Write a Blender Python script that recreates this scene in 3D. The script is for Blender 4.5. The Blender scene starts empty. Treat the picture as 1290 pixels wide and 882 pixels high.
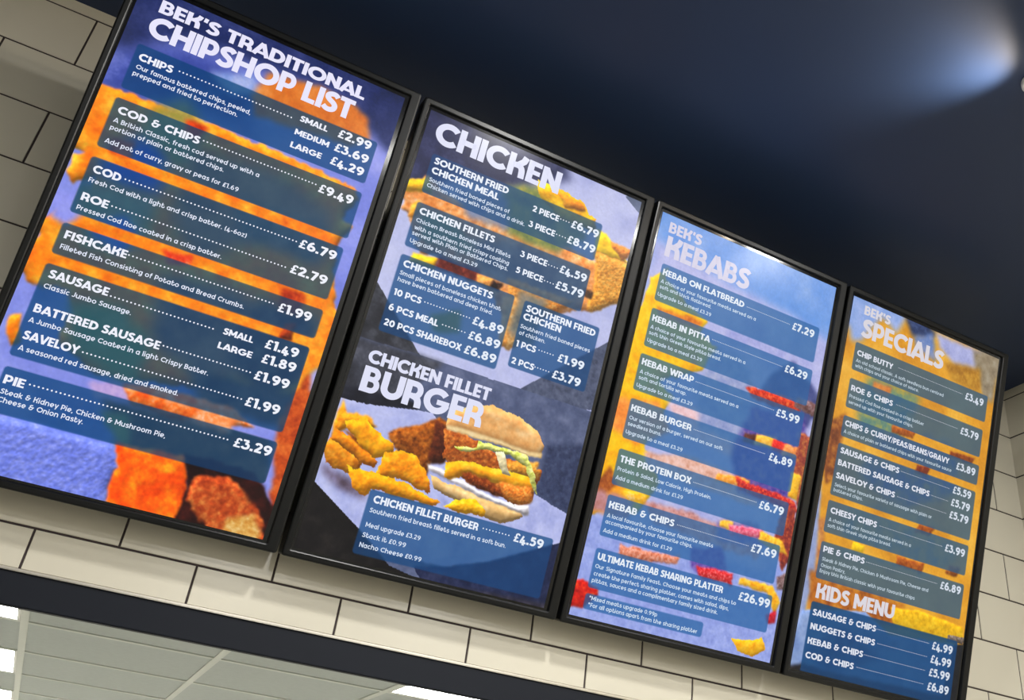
import bpy, bmesh, math, random
import numpy as np
from mathutils import Vector, Matrix

C = bpy.context.scene.collection
scene = bpy.context.scene
random.seed(7)

# ---------------------------------------------------------------- camera, world, exposure
F_PX, PPX, PPY = 1186.55, 723.57, 431.07
cam_data = bpy.data.cameras.new('camera')
cam_data.sensor_width = 36.0
cam_data.lens = F_PX / 1290 * 36.0
cam_data.shift_x = (645 - PPX) / 1290
cam_data.shift_y = (PPY - 441) / 1290
cam_data.clip_start = 0.02
cam = bpy.data.objects.new('camera', cam_data)
cam.location = (0.3982, -2.0171, -1.3761)
cam.rotation_euler = (2.110353, -0.098057, -0.497259)
C.objects.link(cam)
scene.camera = cam

world = bpy.data.worlds.new('world')
scene.world = world
world.use_nodes = True
world.node_tree.nodes['Background'].inputs[0].default_value = (0.75, 0.85, 1.0, 1)
world.node_tree.nodes['Background'].inputs[1].default_value = 0.15

vs = scene.view_settings
vs.view_transform = 'Standard'
vs.look = 'None'
vs.exposure = 0.0
vs.gamma = 1.0
vs.use_curve_mapping = False

CEIL, XR, XL, YF, YB, FLOOR = 0.386, 3.092, -2.6, -4.6, 5.2, -3.0
LAMPS = [(1.10, -1.05), (2.35, -1.50), (-0.55, -2.7), (2.35, -2.7), (1.10, -3.9), (2.35, -3.9)]  # left-hand lamp is an added fill, lifting the dim upper left tiles
LAMP_W = 24.0          # watts of each downlight over the counter and of the added fill
KITCHEN_STRENGTH = 36.0
SPOT = Vector((1.961, -1.063, CEIL - 0.080))     # surface spotlight at the right, its beam grazing the ceiling
SPOT_DIR = Vector((-1.0, 0.34, 0.10)).normalized()
SPOT_W = 23.0

def area(name, loc, size, watts, rot=(0, 0, 0), col=(1, 0.97, 0.9), shape='DISK', spread=180):
    l = bpy.data.lights.new(name, 'AREA')
    l.shape = shape
    l.size = size
    l.energy = watts
    l.color = col
    l.spread = math.radians(spread)
    o = bpy.data.objects.new(name, l)
    o.location = loc
    o.rotation_euler = rot
    C.objects.link(o)
    return o

for lx, ly in LAMPS:
    area('downlight_lamp', (lx, ly, CEIL - 0.016), 0.17, LAMP_W, col=(1, 0.985, 0.95))
sp = bpy.data.lights.new('spotlight_lamp', 'SPOT')
sp.energy = SPOT_W
sp.spot_size = math.radians(100)
sp.spot_blend = 1.0
sp.shadow_soft_size = 0.02
sp.color = (1.0, 0.84, 0.66)
so = bpy.data.objects.new('spotlight_lamp', sp)
so.location = SPOT + SPOT_DIR * 0.004
so.rotation_euler = SPOT_DIR.to_track_quat('-Z', 'Y').to_euler()
C.objects.link(so)

# ---------------------------------------------------------------- helpers
def srgb(c):
    c = np.asarray(c, dtype=np.float64) / 255.0
    return np.where(c <= 0.04045, c / 12.92, ((c + 0.055) / 1.055) ** 2.4)

def mat(name, col, rough=0.5, metal=0.0, spec=0.5, emit=None, strength=0.0, bump=None, var=None, coat=0.0):
    m = bpy.data.materials.new(name)
    m.use_nodes = True
    nt = m.node_tree
    b = nt.nodes['Principled BSDF']
    rgb = srgb(col)
    b.inputs['Base Color'].default_value = (*rgb, 1)
    b.inputs['Roughness'].default_value = rough
    b.inputs['Metallic'].default_value = metal
    b.inputs['Specular IOR Level'].default_value = spec
    b.inputs['Coat Weight'].default_value = coat
    if emit is not None:
        b.inputs['Emission Color'].default_value = (*srgb(emit), 1)
        b.inputs['Emission Strength'].default_value = strength
    if bump or var:
        tc = nt.nodes.new('ShaderNodeTexCoord')
        nz = nt.nodes.new('ShaderNodeTexNoise')
        nz.inputs['Detail'].default_value = 4
        nt.links.new(tc.outputs['Object'], nz.inputs['Vector'])
        if bump:
            nz.inputs['Scale'].default_value = bump[0]
            bp = nt.nodes.new('ShaderNodeBump')
            bp.inputs['Strength'].default_value = bump[1]
            bp.inputs['Distance'].default_value = 0.002
            nt.links.new(nz.outputs['Fac'], bp.inputs['Height'])
            nt.links.new(bp.outputs['Normal'], b.inputs['Normal'])
        if var:
            nv = nt.nodes.new('ShaderNodeTexNoise')
            nv.inputs['Scale'].default_value = var[0]
            nt.links.new(tc.outputs['Object'], nv.inputs['Vector'])
            rp = nt.nodes.new('ShaderNodeValToRGB')
            rp.color_ramp.elements[0].position = 0.3
            rp.color_ramp.elements[1].position = 0.7
            rp.color_ramp.elements[0].color = (*(rgb * (1 - var[1])), 1)
            rp.color_ramp.elements[1].color = (*np.minimum(rgb * (1 + var[1]), 1), 1)
            nt.links.new(nv.outputs['Fac'], rp.inputs['Fac'])
            nt.links.new(rp.outputs['Color'], b.inputs['Base Color'])
    return m

def link(name, me, mats, parent=None, loc=None):
    o = bpy.data.objects.new(name, me)
    for m in (mats if isinstance(mats, (list, tuple)) else [mats]):
        me.materials.append(m)
    C.objects.link(o)
    if parent is not None:
        o.parent = parent
    if loc is not None:
        o.location = loc
    return o

def obj(name, bm, mats, parent=None, smooth=False):
    me = bpy.data.meshes.new(name)
    bmesh.ops.recalc_face_normals(bm, faces=bm.faces)
    bm.to_mesh(me)
    bm.free()
    if smooth:
        for p in me.polygons:
            p.use_smooth = True
    return link(name, me, mats, parent)

def box(bm, lo, hi, mi=0, bevel=0.0, seg=2):
    b2 = bmesh.new()
    vs_ = [b2.verts.new((x, y, z)) for x in (lo[0], hi[0]) for y in (lo[1], hi[1]) for z in (lo[2], hi[2])]
    for f in ((0, 1, 3, 2), (4, 6, 7, 5), (0, 4, 5, 1), (2, 3, 7, 6), (0, 2, 6, 4), (1, 5, 7, 3)):
        b2.faces.new([vs_[i] for i in f])
    bmesh.ops.recalc_face_normals(b2, faces=b2.faces)
    if bevel:
        bmesh.ops.bevel(b2, geom=list(b2.edges), offset=bevel, segments=seg, affect='EDGES')
    for f in b2.faces:
        f.material_index = mi
    me = bpy.data.meshes.new('tmp')
    b2.to_mesh(me)
    b2.free()
    bm.from_mesh(me)
    bpy.data.meshes.remove(me)

def structure(o):
    o['kind'] = 'structure'
    return o

def tag(o, label, cat, group=None):
    o['label'] = label
    o['category'] = cat
    if group:
        o['group'] = group
    return o

def empty(name, loc=(0, 0, 0), rot=(0, 0, 0)):
    o = bpy.data.objects.new(name, None)
    o.empty_display_size = 0.1
    o.location = loc
    o.rotation_euler = rot
    C.objects.link(o)
    return o

# ---------------------------------------------------------------- materials
M_TILE = mat('cream_glazed_tile', (217, 211, 194), 0.22, spec=0.5, var=(2.5, 0.03))
M_GROUT = mat('dark_grout', (56, 46, 46), 0.85)
M_NAVY = mat('navy_satin_paint', (36, 54, 88), 0.40, spec=0.4, bump=(60, 0.03))
M_LINTEL = mat('navy_painted_lintel', (17, 22, 33), 0.6, spec=0.25, bump=(60, 0.05))
M_ALU = mat('brushed_aluminium', (200, 195, 185), 0.3, metal=1.0)
M_BEZEL = mat('black_plastic_bezel', (9, 11, 13), 0.36, spec=0.35)
M_GLASS = mat('black_panel_border', (8, 9, 12), 0.12, spec=0.5)
M_BACK = mat('dark_grey_housing', (30, 31, 33), 0.5)
M_STEEL = mat('powder_coated_steel', (40, 41, 44), 0.45, metal=0.6)
M_CTILE = mat('ceiling_tile_mineral', (186, 193, 190), 0.9, var=(40, 0.03))
M_TEE = mat('ceiling_grid_white', (206, 210, 202), 0.55)
M_LED = mat('led_diffuser', (240, 240, 240), 0.5, emit=(255, 253, 246), strength=KITCHEN_STRENGTH)
M_DOWN = mat('downlight_diffuser', (240, 240, 240), 0.5, emit=(255, 252, 244), strength=8.0)
M_WHITE = mat('white_trim_plastic', (225, 225, 220), 0.4)
M_FLOOR = mat('grey_floor_tile', (120, 118, 112), 0.5, var=(3, 0.06))
M_WALLW = mat('pale_painted_wall', (205, 203, 195), 0.8, bump=(80, 0.05))

# ---------------------------------------------------------------- tiled walls
TL, TH, GR = 0.300, 0.1522, 0.0036
Z0, X0 = 0.3520, 0.2695
WALL_BOTTOM = -0.9440

def tiled(name, to_world, a0, a1, joint0, z_low, nrow):
    """running-bond wall: a is the length along the wall; row r hangs below grout line r; row -1 is the cut row under the ceiling."""
    bm = bmesh.new()
    def slab(aa, ab, za, zb):
        if ab - aa < 0.004 or zb - za < 0.004:
            return
        ch, d = 0.0012, 0.0022
        pts = []
        for (p, q_, dep) in ((0, 0, 0.0), (ch, ch, d)):
            pts.append([to_world(x, dep, z) for x, z in ((aa + p, za + p), (ab - p, za + p), (ab - p, zb - p), (aa + p, zb - p))])
        lo_ = [bm.verts.new(p) for p in pts[0]]
        hi_ = [bm.verts.new(p) for p in pts[1]]
        bm.faces.new(hi_)
        for i in range(4):
            bm.faces.new((lo_[i], lo_[(i + 1) % 4], hi_[(i + 1) % 4], hi_[i]))
    for r in range(-1, nrow):
        zt = CEIL if r < 0 else Z0 - r * TH - GR / 2
        zb = max(Z0 - (r + 1) * TH + GR / 2, z_low)
        off = 0.0 if r % 2 == 0 else TL / 2
        k = math.floor((a0 - joint0 - off) / TL)
        a = joint0 + off + k * TL
        while a < a1:
            slab(max(a + GR / 2, a0), min(a + TL - GR / 2, a1), zb, zt)
            a += TL
    nt = len(bm.faces)
    g = [bm.verts.new(to_world(x, 0.0006, z)) for x, z in ((a0, z_low), (a1, z_low), (a1, CEIL), (a0, CEIL))]
    gf = bm.faces.new(g)
    gf.material_index = 1
    me = bpy.data.meshes.new(name)
    bm.normal_update()
    bm.to_mesh(me)
    bm.free()
    return structure(link(name, me, [M_TILE, M_GROUT]))

# wall carrying the screens (plane y = 0, facing the customers at -y)
tiled('wall_back', lambda a, d, z: (a, -d, z), XL, XR, X0, WALL_BOTTOM, 9)
# return wall on the right (plane x = XR, facing -x); a runs from the corner towards the customers
tiled('wall_right', lambda a, d, z: (XR - d, -a, z), 0.0, -YF, 0.115, FLOOR, 22)

# solid core of the wall, its painted lower edge and the aluminium tile trim
bm = bmesh.new(); box(bm, (XL, 0.001, WALL_BOTTOM - 0.006), (XR, 0.14, CEIL)); structure(obj('wall_core', bm, M_LINTEL))
bm = bmesh.new(); box(bm, (XL, -0.0005, -1.0105), (XR, 0.016, WALL_BOTTOM - 0.006), bevel=0.002); structure(obj('trim_1', bm, M_LINTEL))
bm = bmesh.new(); box(bm, (XL, -0.0050, WALL_BOTTOM - 0.0058), (XR, 0.002, WALL_BOTTOM - 0.0002), bevel=0.0012); structure(obj('trim_2', bm, M_ALU))

bm = bmesh.new(); box(bm, (XL, YF, CEIL), (XR, 0.0, CEIL + 0.1)); structure(obj('ceiling', bm, M_NAVY))
bm = bmesh.new(); box(bm, (XL, YF, FLOOR - 0.1), (XR, YB, FLOOR)); structure(obj('floor', bm, M_FLOOR))
bm = bmesh.new(); box(bm, (XR + 0.001, YF, FLOOR), (XR + 0.12, YB, CEIL + 0.1)); structure(obj('wall_right_core', bm, M_WALLW))
bm = bmesh.new(); box(bm, (XL - 0.12, YF, FLOOR), (XL, YB, CEIL + 0.1)); structure(obj('wall_left', bm, M_WALLW))
bm = bmesh.new(); box(bm, (XL, YF - 0.12, FLOOR), (XR, YF, CEIL + 0.1)); structure(obj('wall_front', bm, M_WALLW))
bm = bmesh.new(); box(bm, (XL, YB, FLOOR), (XR, YB + 0.12, CEIL + 0.1)); structure(obj('wall_kitchen', bm, M_WALLW))

# ---------------------------------------------------------------- kitchen ceiling behind the opening
KZ, KX, KY, KP = -0.7807, 0.2466, 1.4886, 0.600
TEE = 0.024
nx0, nx1, ny0, ny1 = -5, 5, -3, 7
lights = [(-1, -1), (-1, 1), (-1, 3), (-1, 5), (2, -1), (2, 1), (2, 3), (2, 5)]
bm = bmesh.new()
for i in range(nx0, nx1):
    for j in range(ny0, ny1):
        if (i, j) in lights:
            continue
        xa, ya = KX + i * KP, KY + j * KP
        if xa + KP < XL or xa > XR or ya < 0.02:
            continue
        e = TEE / 2 - 0.004
        x1_, x2_ = max(xa + e, XL), min(xa + KP - e, XR)
        y1_, y2_ = max(ya + e, 0.141), min(ya + KP - e, YB)
        if x2_ - x1_ < 0.02 or y2_ - y1_ < 0.02:
            continue
        box(bm, (x1_, y1_, KZ + 0.004), (x2_, y2_, KZ + 0.02), 0)
for i in range(nx0, nx1 + 1):
    x = KX + i * KP
    if XL < x < XR:
        box(bm, (x - TEE / 2, 0.141, KZ), (x + TEE / 2, YB, KZ + 0.004), 1)
for j in range(ny0, ny1 + 1):
    y = KY + j * KP
    if 0.14 < y < YB:
        box(bm, (XL, y - TEE / 2, KZ + 0.0002), (XR, y + TEE / 2, KZ + 0.0042), 1)
structure(obj('ceiling_kitchen', bm, [M_CTILE, M_TEE]))

LLAB = {(-1, -1): 'square white LED ceiling panel cut by the lintel at the far left',
        (-1, 1): 'second white LED ceiling panel down from the lintel at far left',
        (-1, 3): 'lowest visible white LED ceiling panel at the far left',
        (2, -1): 'white LED ceiling panel under the lintel below the burger screen'}
for i, j in lights:
    xa, ya = KX + i * KP, KY + j * KP
    if ya + KP > YB or xa + KP > XR:
        continue
    lab = LLAB.get((i, j), 'white LED panel in the kitchen ceiling beyond the seen rows')
    t = tag(empty('ceiling_light', (xa + KP / 2, ya + KP / 2, KZ)), lab, 'ceiling light', 'LED panels in the kitchen ceiling')
    h = KP / 2 - 0.0125
    bm = bmesh.new()
    w = 0.010
    for lo, hi in (((-h, -h, 0.0005), (h, -h + w, 0.014)), ((-h, h - w, 0.0005), (h, h, 0.014)),
                   ((-h, -h + w, 0.0005), (-h + w, h - w, 0.014)), ((h - w, -h + w, 0.0005), (h, h - w, 0.014))):
        box(bm, lo, hi, bevel=0.001, seg=1)
    obj('frame', bm, M_WHITE, t)
    bm = bmesh.new()
    box(bm, (-h + w, -h + w, 0.003), (h - w, h - w, 0.012))
    obj('diffuser', bm, M_LED, t)

# ---------------------------------------------------------------- customer-side downlights
def lathe(bm, prof, n=40, mi=0):
    rings = []
    for r, z in prof:
        rings.append([bm.verts.new((r * math.cos(2 * math.pi * k / n), r * math.sin(2 * math.pi * k / n), z)) for k in range(n)])
    for a, b in zip(rings, rings[1:]):
        for k in range(n):
            f = bm.faces.new((a[k], a[(k + 1) % n], b[(k + 1) % n], b[k]))
            f.material_index = mi
            f.smooth = True
    return rings

for n_, (lx, ly) in enumerate(LAMPS):  # the added left-hand fill lamp gets the same fitting
    t = tag(empty('downlight', (lx, ly, CEIL)),
            'round white downlight on the navy ceiling out of view',
            'downlight', 'downlights on the navy ceiling')
    bm = bmesh.new()
    lathe(bm, [(0.075, -0.006), (0.088, -0.010), (0.098, -0.006), (0.100, 0.0)])
    obj('trim_ring', bm, M_WHITE, t)
    bm = bmesh.new()
    rg = lathe(bm, [(0.076, -0.004), (0.070, -0.007), (0.04, -0.009)])
    bm.faces.new(rg[-1][::-1])
    obj('diffuser', bm, M_DOWN, t)

# surface spotlight: canopy, stem, can and lit lens
t = tag(empty('ceiling_spotlight', (SPOT.x, SPOT.y, CEIL)), 'small white spotlight under the navy ceiling, only its bright lens in view at right', 'spotlight')
bm = bmesh.new()
rg = lathe(bm, [(0.001, -0.012), (0.03, -0.012), (0.034, -0.008), (0.034, 0.0)])
obj('canopy', bm, M_WHITE, t)
bm = bmesh.new()
lathe(bm, [(0.006, SPOT.z - CEIL + 0.02), (0.006, -0.011)], 12)
obj('stem', bm, M_WHITE, t)
bm = bmesh.new()
lathe(bm, [(0.001, 0.085), (0.020, 0.083), (0.026, 0.075), (0.027, 0.0), (0.0235, -0.0005), (0.022, 0.006)], 32)
can = obj('can', bm, M_WHITE, t)
bm = bmesh.new()
rg = lathe(bm, [(0.0225, 0.0035), (0.012, 0.0015)], 32)
bm.faces.new(rg[-1])
lens = obj('lens', bm, M_DOWN, t)
for o in (can, lens):
    o.location = (0, 0, SPOT.z - CEIL)
    o.rotation_euler = SPOT_DIR.to_track_quat('-Z', 'Y').to_euler()

# ---------------------------------------------------------------- lettering: a heavy geometric alphabet drawn with a broad pen
W = 0.25
def arc(cx, cy, rx, ry, a0, a1, n=18):
    return [(cx + rx * math.cos(math.radians(a0 + (a1 - a0) * k / n)), cy + ry * math.sin(math.radians(a0 + (a1 - a0) * k / n))) for k in range(n + 1)]
def smooth(pts, n=6):
    P_ = [pts[0]] + list(pts) + [pts[-1]]
    out = []
    for i in range(1, len(P_) - 2):
        p0, p1, p2, p3 = [np.array(P_[i + d]) for d in (-1, 0, 1, 2)]
        for k in range(n):
            t = k / n
            out.append(tuple(0.5 * (2 * p1 + (p2 - p0) * t + (2 * p0 - 5 * p1 + 4 * p2 - p3) * t * t + (3 * p1 - p0 - 3 * p2 + p3) * t ** 3)))
    out.append(pts[-1])
    return out
h, T = W / 2, 1 - W / 2
O_ = arc(0.5, 0.5, 0.39, 0.385, 0, 360, 32)
GL = {   # strokes (centre lines, pen width), advance
 'A': ([[(0.06, 0), (0.42, 1.0)], [(0.42, 1.0), (0.78, 0)], ([(0.22, 0.25), (0.62, 0.25)], 0.2)], 0.84),
 'B': ([[(h, 0), (h, 1)], ([(h, 0.90), (0.36, 0.90)] + arc(0.36, 0.715, 0.17, 0.185, 90, -90, 10) + [(h, 0.53)], 0.2), ([(h, 0.53), (0.38, 0.53)] + arc(0.38, 0.315, 0.2, 0.215, 90, -90, 10) + [(h, 0.10)], 0.2)], 0.70),
 'C': ([arc(0.5, 0.5, 0.385, 0.385, 42, 318, 26)], 0.86),
 'D': ([[(h, 0), (h, 1)], [(h, T), (0.34, T)] + arc(0.34, 0.5, 0.36, 0.375, 90, -90, 16) + [(h, h)]], 0.84),
 'E': ([[(h, 0), (h, 1)], ([(h, 0.895), (0.56, 0.895)], 0.21), ([(h, 0.5), (0.53, 0.5)], 0.2), ([(h, 0.105), (0.56, 0.105)], 0.21)], 0.58),
 'F': ([[(h, 0), (h, 1)], ([(h, 0.895), (0.56, 0.895)], 0.21), ([(h, 0.46), (0.52, 0.46)], 0.21)], 0.57),
 'G': ([arc(0.5, 0.5, 0.385, 0.385, 42, 350, 28), ([(0.50, 0.47), (0.98, 0.47)], 0.2)], 0.99),
 'H': ([[(h, 0), (h, 1)], [(0.68, 0), (0.68, 1)], ([(h, 0.5), (0.68, 0.5)], 0.24)], 0.81),
 'I': ([[(h, 0), (h, 1)]], 0.26),
 'J': ([[(0.4, 1), (0.4, 0.35)] + arc(0.2, 0.33, 0.2, 0.2, 0, -150, 10)], 0.54),
 'K': ([[(h, 0), (h, 1)], [(0.66, 1.0), (0.60, 0.78), (0.40, 0.54), (0.2, 0.50)], smooth([(0.3, 0.52), (0.48, 0.50), (0.58, 0.36), (0.61, 0.0)])], 0.76),
 'L': ([[(h, 0), (h, 1)], ([(h, 0.11), (0.56, 0.11)], 0.22)], 0.57),
 'M': ([[(h, 0), (h, 1)], [(h, 0.95), (0.5, 0.24)], [(0.5, 0.24), (0.88, 0.95)], [(0.88, 0), (0.88, 1)]], 1.01),
 'N': ([[(h, 0), (h, 1)], [(h, 0.93), (0.68, 0.07)], [(0.68, 0), (0.68, 1)]], 0.81),
 'O': ([O_], 1.0),
 'P': ([[(h, 0), (h, 1)], ([(h, 0.89), (0.38, 0.89)] + arc(0.38, 0.63, 0.2, 0.26, 90, -90, 12) + [(h, 0.37)], 0.22)], 0.70),
 'Q': ([O_, [(0.55, 0.35), (0.88, 0.02)]], 1.0),
 'R': ([[(h, 0), (h, 1)], ([(h, 0.89), (0.38, 0.89)] + arc(0.38, 0.65, 0.2, 0.24, 90, -90, 12) + [(h, 0.41)], 0.22), smooth([(0.34, 0.42), (0.5, 0.36), (0.58, 0.22), (0.60, 0.0)])], 0.74),
 'S': ([(smooth([(0.56, 0.79), (0.44, 0.885), (0.28, 0.885), (0.15, 0.80), (0.14, 0.67), (0.25, 0.57), (0.41, 0.48), (0.51, 0.36), (0.49, 0.20), (0.36, 0.115), (0.19, 0.115), (0.03, 0.21)]), 0.24)], 0.63),
 'T': ([[(0.33, 0), (0.33, 1)], ([(0.0, 0.89), (0.66, 0.89)], 0.22)], 0.67),
 'U': ([[(h, 1), (h, 0.42)] + arc(0.415, 0.40, 0.29, 0.275, 180, 360, 14) + [(0.705, 0.42), (0.705, 1)]], 0.83),
 'V': ([[(0.08, 1), (0.42, 0.0)], [(0.42, 0.0), (0.76, 1)]], 0.82),
 'W': ([[(0.08, 1), (0.34, 0.0)], [(0.34, 0.0), (0.60, 0.95)], [(0.60, 0.95), (0.86, 0.0)], [(0.86, 0.0), (1.12, 1)]], 1.2),
 'X': ([[(0.08, 0), (0.66, 1)], [(0.08, 1), (0.66, 0)]], 0.76),
 'Y': ([[(0.06, 1), (0.38, 0.45)], [(0.70, 1), (0.38, 0.45)], [(0.38, 0.5), (0.38, 0)]], 0.76),
 'Z': ([([(0.02, 0.89), (0.62, 0.89)], 0.22), [(0.55, 0.85), (0.1, 0.12)], ([(0.02, 0.11), (0.64, 0.11)], 0.22)], 0.66),
 '0': ([arc(0.36, 0.5, 0.25, 0.385, 0, 360, 26)], 0.74),
 '1': ([[(0.28, 0), (0.28, 1)], ([(0.04, 0.84), (0.28, 0.93)], 0.2)], 0.44),
 '2': ([(smooth([(0.1, 0.72), (0.18, 0.86), (0.36, 0.89), (0.52, 0.78), (0.50, 0.58), (0.34, 0.38), (0.14, 0.14)]), 0.23), ([(0.06, 0.11), (0.64, 0.11)], 0.22)], 0.68),
 '3': ([([(0.06, 0.89), (0.52, 0.89)], 0.2), ([(0.52, 0.86), (0.28, 0.58)], 0.18), (smooth([(0.26, 0.56), (0.46, 0.56), (0.56, 0.40), (0.52, 0.20), (0.34, 0.11), (0.14, 0.14), (0.05, 0.26)]), 0.22)], 0.68),
 '4': ([[(0.40, -0.18), (0.40, 0.45)], ([(0.34, 0.82), (0.10, 0.16)], 0.2), ([(0.02, 0.10), (0.66, 0.10)], 0.2)], 0.68),
 '5': ([([(0.14, 0.89), (0.58, 0.89)], 0.22), ([(0.2, 0.92), (0.16, 0.54)], 0.2), (smooth([(0.14, 0.57), (0.34, 0.62), (0.52, 0.52), (0.56, 0.34), (0.46, 0.16), (0.28, 0.11), (0.06, 0.18)]), 0.22)], 0.68),
 '6': ([(arc(0.38, 0.33, 0.245, 0.22, 0, 360, 22), 0.23), (smooth([(0.15, 0.36), (0.18, 0.62), (0.32, 0.84), (0.52, 0.95)]), 0.23)], 0.75),
 '7': ([([(0.03, 0.89), (0.62, 0.89)], 0.22), [(0.54, 0.88), (0.22, 0)]], 0.66),
 '8': ([(arc(0.37, 0.73, 0.19, 0.165, 0, 360, 20), 0.21), (arc(0.37, 0.30, 0.235, 0.20, 0, 360, 20), 0.22)], 0.74),
 '9': ([(arc(0.38, 0.67, 0.245, 0.22, 0, 360, 22), 0.23), (smooth([(0.61, 0.64), (0.58, 0.38), (0.44, 0.16), (0.24, 0.05)]), 0.23)], 0.75),
 '\u00a3': ([(smooth([(0.56, 0.74), (0.50, 0.86), (0.36, 0.88), (0.25, 0.78), (0.25, 0.55), (0.22, 0.3), (0.10, 0.12)]), 0.17), ([(0.04, 0.09), (0.58, 0.09)], 0.17), ([(0.06, 0.47), (0.48, 0.47)], 0.13)], 0.62),
 '&': ([(smooth([(0.60, 0.86), (0.36, 0.90), (0.2, 0.76), (0.28, 0.58), (0.5, 0.54)]), 0.2), (smooth([(0.42, 0.54), (0.2, 0.46), (0.13, 0.28), (0.28, 0.11), (0.5, 0.13), (0.62, 0.3), (0.62, 0.52)]), 0.2), ([(0.42, 0.53), (0.84, 0.53)], 0.18)], 0.9),
 "'": ([([(0.13, 0.68), (0.16, 1.0)], 0.2)], 0.28),
 '.': ([([(0.13, 0), (0.13, 0.24)], 0.24)], 0.27),
 '/': ([([(0.04, -0.05), (0.3, 1.05)], 0.12)], 0.34),
}
def ribbon(pts, w, closed=False):
    """flat stroke as quads with mitred joins -> (verts, quads)"""
    p = np.array(pts, float)
    keep = [0] + [i for i in range(1, len(p)) if np.hypot(*(p[i] - p[i - 1])) > 1e-6]
    p = p[keep]
    if closed:
        p = p[:-1]
    n = len(p)
    off = np.zeros_like(p)
    for i in range(n):
        a = p[i] - p[i - 1] if (i > 0 or closed) else p[1] - p[0]
        b = p[(i + 1) % n] - p[i] if (i < n - 1 or closed) else p[-1] - p[-2]
        na = np.array([-a[1], a[0]]) / np.hypot(*a)
        nb = np.array([-b[1], b[0]]) / np.hypot(*b)
        m = na + nb
        l = np.hypot(*m)
        m = m / l if l > 1e-6 else na
        off[i] = m * (w / 2) / max(0.6, float(m @ na))
    v = np.concatenate([p + off, p - off])
    q = [(i, (i + 1) % n, n + (i + 1) % n, n + i) for i in range(n if closed else n - 1)]
    return v, q

def heavy_text(s, u0, u1, v, cap, gap=0.035, bold=1.0):
    """verts in picture mm (u right, v down) for a line set in the heavy alphabet and fitted between u0 and u1"""
    V, Q, x, nv = [], [], 0.0, 0
    for ch in s:
        if ch == ' ':
            x += 0.34
            continue
        strokes, adv = GL.get(ch, GL['O'])
        for st in strokes:
            pts, w = st if isinstance(st, tuple) else (st, W)
            closed = len(pts) > 8 and abs(pts[0][0] - pts[-1][0]) + abs(pts[0][1] - pts[-1][1]) < 1e-4
            vv, qq = ribbon(pts, w * bold, closed)
            vv = vv + [x, 0]
            V.append(vv)
            Q += [tuple(i + nv for i in t) for t in qq]
            nv += len(vv)
        x += adv + gap
    V = np.concatenate(V)
    lo, hi = V[:, 0].min(), V[:, 0].max()
    uu = u0 + (V[:, 0] - lo) / (hi - lo) * (u1 - u0)
    vv = v - V[:, 1] * cap
    return np.stack([uu, vv], 1), Q

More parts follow.
